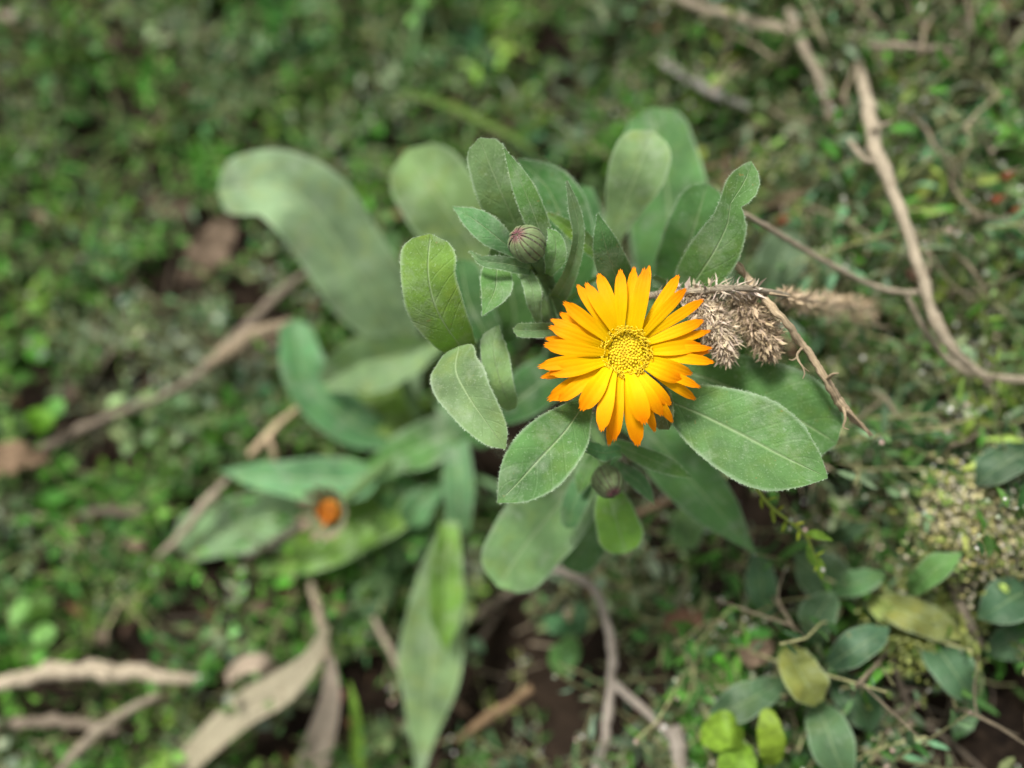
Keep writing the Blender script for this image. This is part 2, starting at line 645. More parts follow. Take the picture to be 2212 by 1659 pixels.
# ------------------------------------------------------------------ the flowering marigold
B0 = G(1120, 870, -0.004)
plant = thing('marigold_plant', 'pot marigold with open orange flower, two closed buds and soft hairy green leaves', 'plant', B0)
stem('m', [B0, P(1150, 850, .42), P(1200, 825, .36), P(1290, 795, .30), P(1348, 766, .258)], [.0042, .004, .0034, .003, .0032], plant)
stem('m', [P(1165, 845, .40), P(1185, 780, .35), P(1206, 690, .30), P(1180, 600, .272), P(1150, 548, .260)], [.0034, .003, .0026, .0023, .0023], plant)
stem('m', [P(1185, 830, .375), P(1250, 890, .335), P(1300, 965, .30), P(1312, 1020, .281)], [.003, .0026, .0022, .0022], plant)
stem('m', [P(1170, 840, .39), P(1290, 780, .38), P(1400, 690, .335), P(1450, 640, .31)], [.003, .0028, .0024, .0018], plant)
stem('m', [P(1060, 800, .38), P(1035, 800, .30), P(1010, 790, .264), P(995, 775, .2585)], [.0016, .0014, .0012, .0008], plant)
stem('m', [P(1150, 850, .42), P(1060, 800, .38), P(1030, 760, .33), P(1020, 740, .30)], [.003, .0026, .0022, .0016], plant)

LV = [
    # pts, colour, options
    ([(1440, 862, .268, 26), (1510, 893, .262, 66), (1600, 937, .256, 92), (1690, 985, .252, 84), (1750, 1014, .25, 42), (1788, 1032, .25, 0)], GREEN * .98, dict(fold=.12, wav=.04)),
    ([(1430, 790, .285, 26), (1540, 822, .28, 62), (1640, 866, .275, 92), (1720, 905, .272, 92), (1808, 958, .272, 62)], GREEN * .92, dict(tip='round', fold=.1)),
    ([(1262, 872, .262, 22), (1222, 930, .255, 56), (1162, 995, .248, 70), (1112, 1050, .244, 46), (1074, 1086, .243, 0)], GREEN * 1.0, dict(fold=.18)),
    ([(992, 748, .262, 44), (985, 800, .254, 58), (1008, 850, .249, 58), (1045, 905, .246, 44), (1074, 945, .245, 28), (1092, 970, .245, 0)], GREY * 1.15, dict(fold=.32, cup=-.18, wav=.08, attach=False, rstart=.2, roll=.15)),
    ([(1105, 885, .278, 10), (1086, 840, .268, 26), (1070, 780, .266, 30), (1066, 735, .268, 26), (1078, 703, .268, 0)], PALE * .95, dict(wav=.2, freq=2.5)),
    ([(1018, 765, .275, 14), (985, 735, .262, 42), (942, 665, .252, 60), (925, 590, .249, 60), (930, 505, .252, 60)], LIME * .92, dict(tip='round', fold=.08, cup=-.12)),
    ([(1150, 560, .284, 32), (1112, 480, .274, 52), (1078, 405, .267, 52), (1035, 298, .264, 38)], GREY * 1.05, dict(tip='round', fold=.1)),
    ([(1186, 575, .268, 18), (1165, 495, .262, 25), (1130, 405, .258, 23), (1088, 318, .257, 0)], GREEN * .95, dict(fold=.35, wav=.02)),
    ([(1118, 548, .266, 12), (1062, 503, .262, 30), (1025, 475, .262, 25), (978, 447, .266, 0)], TEAL * 1.1, dict(fold=.2)),
    ([(1140, 580, .262, 14), (1085, 568, .257, 15), (1040, 562, .255, 10), (1014, 541, .255, 0)], GREY * 1.05, dict(fold=.3, wav=.1)),
    ([(1092, 528, .272, 14), (1074, 580, .263, 30), (1070, 625, .258, 34), (1042, 682, .255, 0)], GREEN * 1.0, dict(fold=.12)),
    ([(1132, 580, .266, 12), (1150, 625, .260, 18), (1156, 665, .262, 13), (1167, 705, .268, 5)], GREY * 1.05, dict(wav=.22)),
    ([(1186, 590, .262, 8), (1200, 552, .256, 24), (1198, 515, .254, 17), (1182, 493, .254, 0)], GREEN * 1.1, dict(fold=.35)),
    ([(1205, 640, .272, 18), (1238, 570, .262, 14), (1250, 505, .255, 13), (1240, 445, .251, 12), (1224, 390, .249, 2)], GREY * 1.0, dict(fold=.4, wav=.12)),
    ([(1312, 572, .284, 10), (1275, 532, .278, 17), (1225, 490, .274, 15), (1165, 450, .272, 0)], LIME * .8, dict(fold=.3)),
    ([(1235, 610, .302, 44), (1222, 510, .298, 62), (1185, 410, .294, 55), (1118, 342, .292, 0)], DEEP_SHADE * 1.25, dict(fold=.15)),
    ([(1356, 660, .278, 40), (1330, 595, .268, 37), (1308, 530, .260, 29), (1291, 459, .255, 0)], GREEN * .95, dict(fold=.15, wav=.05)),
    ([(1325, 530, .322, 14), (1346, 450, .315, 40), (1378, 365, .308, 64), (1408, 280, .308, 52)], PALE * .9, dict(tip='round', fold=.1)),
    ([(1450, 650, .36, 60), (1448, 520, .352, 86), (1440, 400, .348, 82), (1405, 232, .348, 66)], GREEN * .95, dict(tip='round', fold=.1)),
    ([(1440, 650, .318, 34), (1470, 570, .306, 54), (1500, 490, .294, 58), (1528, 396, .288, 44)], GREEN * .92, dict(tip='round', fold=.15)),
    ([(1470, 665, .284, 26), (1500, 610, .272, 46), (1542, 545, .264, 54), (1573, 480, .259, 40), (1578, 440, .257, 24), (1598, 410, .256, 36), (1616, 375, .256, 27), (1622, 348, .257, 0)], GREEN * .98, dict(fold=.18, twist=.9, wav=.05)),
    ([(1070, 610, .375, 50), (1015, 520, .368, 76), (950, 430, .362, 86), (880, 322, .36, 76)], PALE * .95, dict(tip='round', fold=.1)),
    ([(1205, 705, .268, 12), (1165, 714, .256, 16), (1108, 713, .252, 15)], GREY * 1.1, dict(tip='round', fold=.3)),
    ([(1455, 640, .284, 8), (1440, 615, .276, 16), (1405, 598, .276, 14)], TEAL, dict(tip='round', fold=.3)),
    ([(1395, 850, .272, 20), (1430, 868, .264, 34), (1445, 928, .259, 32)], OLIVE * .9, dict(tip='round', fold=.35)),
    ([(1340, 975, .276, 10), (1300, 978, .268, 18), (1256, 962, .266, 14)], TEAL * 1.25, dict(tip='round', wav=.3, fold=.2)),
    ([(1320, 955, .286, 8), (1385, 984, .278, 19), (1440, 1006, .276, 18), (1494, 1032, .28, 0)], GREEN * 1.1, dict(fold=.25)),
    ([(1380, 920, .325, 30), (1460, 1000, .32, 62), (1540, 1090, .318, 50), (1634, 1198, .322, 0)], GREEN * 1.0, dict(fold=.22)),
    ([(1285, 985, .322, 46), (1215, 1080, .318, 78), (1140, 1170, .318, 82), (1075, 1268, .322, 62)], PALE * .9, dict(tip='round', fold=.12)),
    ([(1310, 1070, .33, 22), (1280, 1145, .33, 48), (1225, 1232, .334, 44)], GREEN * 1.0, dict(tip='round', fold=.15)),
    ([(1312, 1045, .30, 18), (1325, 1100, .298, 42), (1352, 1196, .302, 52)], LIME * .95, dict(tip='round', fold=.1)),
    ([(1512, 1070, .37, 14), (1492, 1120, .368, 34), (1472, 1190, .37, 30)], GREEN * .8, dict(tip='round')),
    ([(1345, 1015, .29, 14), (1385, 1046, .286, 17), (1414, 1090, .286, 0)], TEAL * 1.1, dict(fold=.3)),
    ([(1280, 1005, .308, 12), (1245, 1075, .302, 27), (1225, 1142, .304, 16)], TEAL * .95, dict(tip='round', fold=.2)),
    ([(1285, 985, .30, 12), (1262, 1030, .296, 20), (1250, 1068, .298, 0)], GREEN, dict(fold=.25)),
    ([(1050, 730, .322, 34), (1012, 650, .318, 46), (995, 560, .318, 36)], DEEP_SHADE * 1.1, dict(tip='round')),
    ([(1210, 790, .34, 34), (1150, 840, .336, 52), (1070, 905, .338, 26)], DEEP_SHADE * 1.2, dict(tip='round')),
    ([(1110, 700, .342, 40), (1100, 620, .336, 62), (1075, 540, .335, 30)], DEEP_SHADE * 1.15, dict(tip='round')),
    ([(1265, 640, .34, 34), (1285, 540, .336, 40), (1255, 400, .334, 22)], DEEP_SHADE * 1.4, dict(tip='round')),
]
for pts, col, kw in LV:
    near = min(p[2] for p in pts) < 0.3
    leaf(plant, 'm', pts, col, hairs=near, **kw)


# the open flower
def Z3(x, y):
    return (2050 + x / 2.074) * 0.5486, (1000 + y / 2.074) * 0.5486


FD = 0.2515
FC = P(*Z3(855, 800), FD)
head_axis = nrm(CAMP - FC)


def ellipsoid_cap(center, axis, r, h, rings=8, k=24, lo=0.0):
    """dome of radius r and height h on the plane through center"""
    a = nrm(np.asarray(axis))
    x = nrm(np.cross(a, (0.3, 0.8, 0.1)))
    y = np.cross(a, x)
    V = []
    for i in range(rings + 1):
        th = (math.pi / 2) * (i / rings) * (1 - lo)
        for j in range(k):
            ph = 2 * math.pi * j / k
            V.append(center + (x * math.cos(ph) + y * math.sin(ph)) * r * math.cos(th) + a * h * math.sin(th))
    F = []
    for i in range(rings):
        for j in range(k):
            F.append((i * k + j, i * k + (j + 1) % k, (i + 1) * k + (j + 1) % k, (i + 1) * k + j))
    return np.array(V), F


RD = 86 / 2.074 * 0.5486 * 2.0 * PX * FD          # disc radius
Vd, Fd = ellipsoid_cap(FC - head_axis * 0.0010, head_axis, RD * 1.0, 0.0016)
Vc, Fc = ellipsoid_cap(FC - head_axis * 0.0012, -head_axis, RD * 1.25, 0.0075)
flower = mk('flower_head', np.concatenate([Vd, Vc]), list(Fd) + [[i + len(Vd) for i in f] for f in Fc], M_BUD, plant, np.zeros((len(Vd) + len(Vc), 2)),
            np.concatenate([np.tile((0.90, 0.60, 0.01), (len(Vd), 1)), np.tile((0.10, 0.19, 0.06), (len(Vc), 1))]))

PET = [  # tip x, tip y, base x, base y, half width, layer
    (815, 138, 815, 640, 54, 1), (925, 122, 885, 620, 48, 0), (1008, 135, 915, 650, 52, 1), (1032, 136, 980, 650, 52, 2), (1050, 104, 1000, 560, 34, 0),
    (1285, 182, 1010, 590, 52, 0), (1345, 290, 990, 680, 52, 1), (1480, 380, 1040, 660, 48, 0), (1485, 545, 1020, 725, 52, 1),
    (1535, 630, 1080, 740, 38, 0), (1465, 745, 1000, 800, 62, 1), (1552, 768, 1100, 790, 34, 0), (1530, 800, 1080, 830, 38, -1), (1567, 882, 1080, 840, 48, 0),
    (1392, 978, 1010, 850, 52, 1), (1305, 1032, 990, 900, 62, 2), (1452, 1082, 1080, 910, 42, 0), (1418, 1182, 1040, 950, 46, 0),
    (1222, 1226, 960, 950, 56, 1), (1152, 1310, 935, 975, 58, 2), (1236, 1368, 980, 1010, 42, 0), (1012, 1376, 878, 970, 84, 3),
    (1094, 1444, 950, 1040, 42, 0), (955, 1556, 850, 1010, 76, 0), (765, 1508, 815, 1000, 60, 1), (722, 1552, 790, 1010, 46, 0),
    (660, 1436, 745, 970, 72, 2), (496, 1266, 705, 930, 84, 2), (320, 1190, 620, 960, 62, 1), (238, 1184, 620, 930, 68, 0),
    (245, 970, 690, 885, 66, 2), (178, 1006, 600, 930, 40, 0), (162, 918, 620, 860, 58, 1), (204, 742, 690, 815, 68, 2), (216, 690, 620, 780, 44, 0),
    (250, 600, 690, 755, 56, 1), (256, 538, 650, 690, 46, 0), (330, 488, 660, 690, 50, -1), (362, 402, 720, 710, 62, 2),
    (468, 260, 720, 640, 48, 0), (540, 250, 775, 650, 56, 1), (638, 168, 795, 610, 58, 0),
]
for i, (tx, ty, bx, by, hw, lay) in enumerate(PET):
    r = np.random.default_rng(100 + i)
    sc = 0.5486 / 2.074
    lift = 0.0011 * lay
    b2 = np.array((855, 800)) + (np.array((bx, by)) - np.array((855, 800))) * (0.84 if lay > 0 else 0.74)
    tipdrop = r.uniform(-0.0025, 0.0015) + (0.002 if lay <= 0 else 0)
    pts = []
    bend = r.uniform(-9, 9)
    perp = np.array((-(ty - by), tx - bx), float)
    perp /= np.linalg.norm(perp)
    for q, wq in ((0, .42), (.22, .66), (.48, .96), (.70, 1.0), (.88, .80), (1.0, .42)):
        xy = b2 * (1 - q) + np.array((tx, ty)) * q + perp * bend * math.sin(math.pi * q)
        dd = FD + 0.0004 - lift * (0.55 + 0.45 * q) - 0.0042 * math.sin(math.pi * min(q * 0.75, 1)) + tipdrop * q * q + 0.0022 * q
        u, v = Z3(*xy)
        pts.append([*P(u, v, dd), hw * 0.94 * wq * sc * PX * dd])
    s, A = catmull(np.array(pts), 18)
    L = np.linalg.norm(A[-1, :3] - A[0, :3])
    sharp = r.uniform(0.7, 1.3)
    V, F, uv, fr = blade(A[:, :3], A[:, 3], roll=r.normal(0, .12), twist=r.normal(0, .24), fold=0.0, cup=r.uniform(.0, .2), wav=.025, freq=1.3, m=12, seed=i,
                         face=head_axis, anchor=.5, teeth=lambda t: L * 0.055 * sharp * (0.5 + 0.5 * math.cos(2 * math.pi * t * 1.5)) - L * 0.05 * t * t)
    tint = np.array((1, 1 + r.normal(0, .03) + .02 * min(lay, 2) - .02, 1))
    mk('petal', V.reshape(-1, 3), F, M_PETAL, flower, uv, tint)

# florets of the disc
bag = Bag()
ga = math.pi * (3 - math.sqrt(5))
ux = nrm(np.cross(head_axis, (0.2, 0.9, 0.3)))
uy = np.cross(head_axis, ux)


def bulb(c, ax, r, h, k=7):
    x = nrm(np.cross(ax, (0.4, 0.2, 0.9)))
    y = np.cross(ax, x)
    V, F = [], []
    prof = ((0, .55), (.45, .9), (.75, 1.0), (.92, .7))
    for hz, rr in prof:
        for j in range(k):
            a = 2 * math.pi * j / k
            V.append(c + (x * math.cos(a) + y * math.sin(a)) * r * rr + ax * h * hz)
    V.append(c + ax * h)
    for i in range(3):
        for j in range(k):
            F.append([i * k + j, i * k + (j + 1) % k, (i + 1) * k + (j + 1) % k, (i + 1) * k + j])
    for j in range(k):
        F.append([3 * k + j, 3 * k + (j + 1) % k, 4 * k])
    return np.array(V), F


NF = 190
for i in range(NF):
    rr = math.sqrt((i + .5) / NF)
    a = i * ga
    rad = RD * 1.02 * rr
    c = FC + (ux * math.cos(a) + uy * math.sin(a)) * rad + head_axis * (0.0012 * (1 - rr * rr) - 0.0013)
    out = ux * math.cos(a) + uy * math.sin(a)
    ax = nrm(head_axis + out * 0.35 * rr + R.normal(0, .08, 3))
    r0 = RD * 0.070 * R.uniform(.85, 1.15) * (0.75 + .35 * rr)
    col = np.array((0.92, 0.64, 0.012)) * R.uniform(.85, 1.1) * np.array((1, 1 - .12 * (rr < .3), 1))
    if rr < 0.72:
        V, F = bulb(c, ax, r0, 0.0011 + 0.0006 * rr)
        bag.addl(V, F, col)
    else:
        V, F = bulb(c, ax, r0 * .8, 0.0022)
        bag.addl(V, F, col * np.array((1, 1.05, 1)))
        # curled two-armed style
        top = c + ax * 0.0022
        for sg in (-1, 1):
            sd = nrm(np.cross(ax, out)) * sg
            w = R.uniform(.6, 1.3)
            V, F, uv, _ = tube([c + ax * .0012, top + ax * .0006, top + ax * .0013 * w + sd * .0005 + out * .0003, top + ax * .0010 * w + sd * .0012 * w + out * .0004 * R.uniform(-1, 2)],
                               [.00016, .00015, .00014, .00010], 5, 9)
            bag.addl(V, F, np.array((0.92, 0.64, 0.02)), uv)
fl = bag.build('disc_florets', M_FLORET, flower)
fl['kind'] = 'stuff'


# closed buds
def bud(parent, u, v, d, rpx, axis_cam, seed, stretch=1.05, nb=17):
    r = np.random.default_rng(seed)
    rad = rpx * PX * d
    a = camdir(*axis_cam)
    c = P(u, v, d)
    x = nrm(np.cross(a, (0.3, 0.1, 0.9)))
    y = np.cross(a, x)

    def pt(th, ph, k):
        # th: 0 at the tip, pi at the base
        q = math.sin(th) ** 0.8 * rad * k
        return c + (x * math.cos(ph) + y * math.sin(ph)) * q + a * math.cos(th) * rad * stretch * k

    V, F = [], []
    RI, K = 12, 24
    for i in range(RI + 1):
        th = 0.02 + (math.pi - 0.04) * i / RI
        for j in range(K):
            V.append(pt(th, 2 * math.pi * j / K, 0.955))
    for i in range(RI):
        for j in range(K):
            F.append((i * K + j, (i + 1) * K + j, (i + 1) * K + (j + 1) % K, i * K + (j + 1) % K))
    o = mk('bud', V, F, M_BUD, parent, np.zeros((len(V), 2)), np.array((0.12, 0.11, 0.06)))
    for k in range(nb):
        ph0 = 2 * math.pi * (k + r.uniform(-.15, .15)) / nb
        n, m = 14, 8
        V, C = [], []
        kk = 1.0 + 0.035 * (k % 2)
        sl = r.uniform(-.06, .1)
        for i in range(n):
            q = i / (n - 1)                       # 0 base, 1 tip
            th = math.pi * 0.97 * (1 - q) + 0.05
            hw = (math.pi / nb) * (0.9 + .25 * (k % 2)) * min(1, 1.5 * (1 - q) + .62) * (0.25 if i == n - 1 else 1)
            for j in range(m + 1):
                t = 2 * j / m - 1
                V.append(pt(th, ph0 + t * hw + sl * q, kk + .018 * (1 - t * t) + .02 * q ** 6))
                g = np.array((0.175, 0.235, 0.095))
                line = np.array((0.12, 0.07, 0.05)) if abs(t) > .9 else g
                purple = np.array((0.20, 0.035, 0.075))
                w = max(0, (q - .84) / .16) ** .9
                C.append((line if q > .3 else g) * (1 - w) + purple * w)
        idx = np.arange(n * (m + 1)).reshape(n, m + 1)
        F = np.stack([idx[:-1, :-1], idx[:-1, 1:], idx[1:, 1:], idx[1:, :-1]], -1).reshape(-1, 4)
        Vv, Ff, U, Cc = add_hairs(np.array(V).reshape(n, m + 1, 3), F, np.zeros((n * (m + 1), 2)), np.array(C), None, seed + k, 900, .0006)
        mk('bract', Vv, Ff, M_BUD, o, U, Cc)
    return o


bud(plant, 1139, 527, .255, 39, (-.55, .36, .76), 5)
bud(plant, 1312, 1040, .279, 33, (.30, -.62, .72), 6)

# ------------------------------------------------------------------ the second marigold shoot beside it
B1 = G(930, 950, -0.004)
plant2 = thing('marigold_plant', 'young marigold with broad pale leaves and one withered orange-centred flower head', 'plant', B1)
stem('n', [B1, P(915, 950, .44), P(860, 985, .415), P(780, 1050, .395), P(716, 1104, .385)], [.0038, .0036, .003, .0024, .0024], plant2)
stem('n', [P(920, 950, .445), P(905, 900, .42), P(870, 820, .41), P(850, 760, .41)], [.003, .003, .0024, .0016], plant2)
stem('n', [P(920, 950, .445), P(955, 1000, .42), P(975, 1090, .395), P(970, 1150, .385)], [.003, .003, .0024, .0016], plant2)
LN = [
    ([(872, 745, .425, 40), (805, 640, .410, 82), (735, 535, .398, 92), (670, 445, .390, 88), (590, 398, .388, 76), (520, 402, .392, 66), (470, 412, .398, 56)], np.array((.165, .265, .135)), dict(tip='round', fold=.08, cup=-.1, wav=.05, n=44)),
    ([(845, 950, .43, 24), (740, 900, .418, 52), (660, 815, .412, 50), (635, 690, .416, 34)], TEAL * 1.25, dict(tip='round', fold=.2)),
    ([(700, 830, .41, 18), (770, 790, .402, 58), (860, 765, .396, 58), (955, 738, .394, 10)], PALE * .98, dict(fold=.3, attach=False)),
    ([(870, 880, .43, 40), (800, 810, .424, 66), (745, 735, .424, 46)], LIME * .85, dict(tip='round')),
    ([(1000, 930, .41, 30), (910, 965, .408, 50), (795, 1010, .41, 14)], DEEP_SHADE * 1.5, dict(fold=.2)),
    ([(770, 1035, .408, 46), (660, 1035, .41, 44), (560, 1028, .412, 28), (472, 1016, .416, 0)], TEAL * 1.3, dict(fold=.15)),
    ([(740, 1080, .43, 46), (610, 1112, .432, 62), (500, 1138, .434, 60), (375, 1168, .436, 46)], PALE * .98, dict(tip='round', fold=.08)),
    ([(860, 1080, .42, 52), (750, 1140, .42, 62), (650, 1200, .424, 42), (555, 1240, .428, 0)], LIME * .85, dict(fold=.12)),
    ([(930, 1085, .436, 46), (850, 1165, .437, 62), (730, 1250, .44, 34)], TEAL * 1.0, dict(tip='round')),
    ([(975, 1130, .385, 16), (950, 1260, .385, 52), (932, 1400, .388, 70), (925, 1500, .39, 56), (912, 1610, .394, 22), (905, 1690, .396, 4)], PALE * 1.0, dict(fold=.1, wav=.03)),
    ([(968, 1140, .376, 20), (962, 1240, .372, 38), (962, 1330, .374, 34), (964, 1410, .378, 0)], LIME * .8, dict(fold=.2)),
    ([(985, 960, .39, 26), (992, 1060, .386, 33), (990, 1158, .39, 22)], TEAL * 1.25, dict(tip='round', fold=.15)),
    ([(945, 1055, .41, 14), (905, 1090, .406, 34), (886, 1138, .41, 22)], TEAL * 1.15, dict(tip='round')),
    ([(1115, 1078, .42, 14), (1050, 1088, .416, 24), (996, 1082, .42, 0)], TEAL * 1.15, dict()),
    ([(840, 1235, .432, 24), (795, 1300, .43, 38), (735, 1370, .436, 14)], GREY * 1.1, dict()),
    ([(930, 900, .43, 30), (860, 900, .425, 50), (790, 900, .426, 24)], LIME * .75, dict(tip='round')),
    ([(960, 850, .42, 30), (1000, 900, .41, 40), (1060, 960, .41, 20)], DEEP_SHADE * 1.3, dict(tip='round')),
    ([(840, 1010, .425, 30), (860, 1060, .42, 46), (900, 1120, .424, 20)], DEEP_SHADE * 1.5, dict(tip='round')),
    ([(700, 640, .44, 30), (800, 600, .435, 40), (850, 500, .44, 16)], DEEP_SHADE * 1.6, dict(attach=False, tip='round')),
]
for pts, col, kw in LN:
    kw = {**kw, 'wav': kw.get('wav', .05) + .05, 'fold': kw.get('fold', .16) + .12, 'twist': 0.0 if 'n' in kw or len(pts) > 5 else float(R.normal(0, .2)), 'roll': 0.0 if 'n' in kw or len(pts) > 5 else float(R.normal(0, .16))}
    leaf(plant2, 'n', pts, col, hairs=False, **kw)

# withered orange head
r8 = np.random.default_rng(8)
hc = P(708, 1106, .382)
hax = camdir(-.25, .05, .95)
hx = nrm(np.cross(hax, (0.3, 0.9, 0.1)))
hy = np.cross(hax, hx)
V, F = ellipsoid_cap(hc - hax * .002, -hax, .0062, .007)
V2, F2 = ellipsoid_cap(hc - hax * .002, hax, .0052, .002)
wh = mk('withered_head', np.concatenate([V, V2]), list(F) + [[i + len(V) for i in f] for f in F2], M_BUD, plant2, np.zeros((len(V) + len(V2), 2)),
        np.concatenate([np.tile((.12, .17, .06), (len(V), 1)), np.tile((.65, .23, .01), (len(V2), 1))]))
for k in range(13):
    a = 2 * math.pi * k / 13 + r8.uniform(-.1, .1)
    o = hx * math.cos(a) + hy * math.sin(a)
    pts = np.array([[*(hc - hax * .003 + o * .006), .0016], [*(hc + hax * .002 + o * .0095), .0021], [*(hc + hax * .005 + o * .0115), .0015], [*(hc + hax * .007 + o * .0125), .0001]])
    s, A = catmull(pts, 10)
    V, F, uv, _ = blade(A[:, :3], A[:, 3], fold=.2, m=4, seed=k, face=nrm(o * .8 + hax))
    cc = np.tile((.16, .22, .10), (len(uv), 1)) * (1 - uv[:, 1:2]) + np.tile((.26, .17, .12), (len(uv), 1)) * uv[:, 1:2]
    mk('bract', V.reshape(-1, 3), F, M_BUD, wh, uv, cc)
for k in range(16):
    a = 2.4 * k
    rr = .0042 * math.sqrt((k + .5) / 16)
    o = hx * math.cos(a) + hy * math.sin(a)
    b = hc - hax * .001 + o * rr
    pts = np.array([[*b, .0007], [*(b + hax * .003 + o * .001), .0010], [*(b + hax * .005 + o * .0012 + r8.normal(0, .0008, 3)), .0006]])
    s, A = catmull(pts, 7)
    V, F, uv, _ = blade(A[:, :3], A[:, 3], fold=.4, m=4, seed=k, face=nrm(o + hax * .5))
    mk('petal', V.reshape(-1, 3), F, M_BUD, wh, uv, np.array((.52, .15, .012)) * r8.uniform(.7, 1.1))

# ------------------------------------------------------------------ dry seed head, twigs, sticks
STRAW = np.array((0.42, 0.34, 0.23))
TWIG = np.array((0.58, 0.44, 0.27))
BROWN = np.array((0.20, 0.160, 0.115))
PALEWOOD = np.array((0.48, 0.40, 0.28))


def spike(path, rad, n, length, seed, col=STRAW):
    b = Bag()
    r = np.random.default_rng(seed)
    s, A = catmull(np.column_stack([np.array(path), np.array(rad)]), 40)
    T = nrm(np.gradient(A[:, :3], axis=0))
    for i in range(n):
        q = r.uniform(0, 1)
        k = min(int(q * 39), 38)
        c = A[k, :3]
        tt = T[k]
        x = nrm(np.cross(tt, r.normal(0, 1, 3)))
        ro = A[k, 3] * r.uniform(.1, .95)
        d = nrm(x * r.uniform(.2, 1.0) + tt * r.uniform(-.2, 1.0) + r.normal(0, .5, 3))
        L = length * r.uniform(.5, 1.25)
        w = nrm(np.cross(d, x + r.normal(0, .3, 3))) * L * (r.uniform(.03, .07) if r.random() < .6 else r.uniform(.09, .2))
        p0 = c + x * ro
        p1 = p0 + d * L * .45
        p2 = p0 + d * L + tt * L * r.uniform(-.15, .25)
        up = nrm(np.cross(w, d)) * L * .05
        cc = col * 1.08 * r.uniform(.72, 1.28) * np.array((1, r.uniform(.95, 1.03), r.uniform(.88, 1.1)))
        b.add([p0 - w * .4, p0 + w * .4, p1 + w, p1 + up, p1 - w, p2], [[0, 1, 3], [1, 2, 3], [0, 3, 4], [3, 2, 5], [4, 3, 5]], cc)
    return b


S0 = P(1660, 640, .264)
sh = thing('dry_seed_head', 'bristly straw-brown dried seed head with hanging spikes beside the orange flower', 'seed head', S0)
V, F, uv, _ = tube([P(1395, 640, .272), P(1440, 634, .268), P(1520, 628, .262), P(1600, 622, .260), P(1660, 630, .263), P(1760, 652, .305), P(1890, 672, .355)], [.0013, .0013, .0012, .0011, .001, .0009, .0005], 7, 60, 3, .16)
mk('stalk', V, F, M_DRY, sh, uv, PALEWOOD)
mmp = lambda d, p: p * PX * d
spike([P(1500, 640, .266), P(1535, 690, .264), P(1562, 740, .263), P(1572, 778, .263)], [mmp(.264, 22), mmp(.264, 38), mmp(.264, 30), mmp(.264, 10)], 3600, .0030, 1, np.array((.56,.45,.31))).build('spike', M_BRISTLE, sh)
spike([P(1590, 640, .268), P(1620, 680, .266), P(1650, 725, .266), P(1665, 772, .267)], [mmp(.264, 18), mmp(.264, 34), mmp(.264, 38), mmp(.264, 10)], 3600, .0030, 2, np.array((.46,.35,.22))).build('spike', M_BRISTLE, sh)
spike([P(1690, 640, .276), P(1750, 655, .305), P(1820, 664, .335), P(1885, 675, .355)], [mmp(.28, 12), mmp(.29, 20), mmp(.31, 34), mmp(.33, 30)], 1000, .0036, 3, np.array((.46,.35,.22))).build('spike', M_BRISTLE, sh)
spike([P(1420, 640, .270), P(1480, 636, .266), P(1560, 626, .262), P(1640, 628, .262)], [mmp(.264, 10), mmp(.264, 14), mmp(.264, 16), mmp(.264, 8)], 240, .0042, 4, np.array((.52,.43,.32))).build('spike', M_BRISTLE, sh)


def stick(name, label, cat, pts, rads, col, seed, branches=(), group=None, rough=.14, k=9, n=None):
    """pts given as world points; branches: list of (points, radii)"""
    pts = np.array(pts)
    root = thing(name, label, cat, pts[0], group)
    rg = np.random.default_rng(seed * 7 + 3)
    nn = max(14, 4 * len(pts))
    _, AA = catmull(np.column_stack([pts, np.array(rads, float)]), nn)
    rads = AA[:, 3] * (1 + .05 * rg.normal(0, 1, nn)) * np.where(rg.random(nn) < .10, 1.2, 1.0)
    jit = rg.normal(0, .16, (nn, 3)) * AA[:, 3:4]
    jit[0] = jit[-1] = 0
    pts = AA[:, :3] + jit
    V, F, uv, C = tube(pts, rads, k, n or max(40, 3 * len(pts)), seed, rough)
    mk('stem', V, F, M_WOOD, root, uv, col)
    for i, (bp, br) in enumerate(branches):
        V, F, uv, _ = tube(bp, br, 6, max(10, 6 * len(bp)), seed + i + 1, rough)
        mk('side_branch', V, F, M_WOOD, root, uv, col * (0.9 + .04 * i))
    return root


def pr(d, *ps):
    return [p * PX * d for p in ps]


# brown twig in front of the large leaf, frayed at its lower end
tw = lambda u, v, d=.262: P(u, v, d)
stick('brown_twig', 'thin knobbly brown twig with frayed roots lying across the dry seed head', 'twig',
      [tw(1590, 572, .272), tw(1640, 632, .266), tw(1690, 688, .258), tw(1740, 752), tw(1790, 826), tw(1822, 880, .266), tw(1850, 910, .268), tw(1884, 940, .272)],
      pr(.262, 7, 8.5, 8, 8, 9, 10, 7, 2.5), TWIG, 21,
      [([tw(1736, 748), tw(1722, 768, .258), tw(1732, 790, .256), tw(1748, 803, .257)], pr(.26, 3, 2.6, 2, 1)),
       ([tw(1724, 770, .258), tw(1712, 778, .257), tw(1704, 776, .257)], pr(.26, 2, 1.6, .8)),
       ([tw(1732, 788, .256), tw(1738, 806, .256), tw(1734, 818, .256)], pr(.26, 2, 1.6, .8)),
       ([tw(1786, 820), tw(1800, 808, .256), tw(1812, 806, .254)], pr(.26, 5, 3, 1)),
       ([tw(1822, 880, .264), tw(1826, 905, .262), tw(1822, 922, .262), tw(1834, 928, .262)], pr(.26, 4, 2.6, 2, .8)),
       ([tw(1828, 884, .264), tw(1856, 912, .266), tw(1880, 944, .268)], pr(.26, 4, 3, 1)),
       ([tw(1610, 596, .268), tw(1604, 574, .266), tw(1588, 560, .268), tw(1600, 552, .268)], pr(.26, 2.4, 2, 1.6, .8)),
       ([tw(1640, 632, .266), tw(1668, 634, .262), tw(1706, 640, .262)], pr(.26, 4, 3, 1.6))])

g = G
RH = .055


def onray(u, v, d):
    return P(u, v, d)


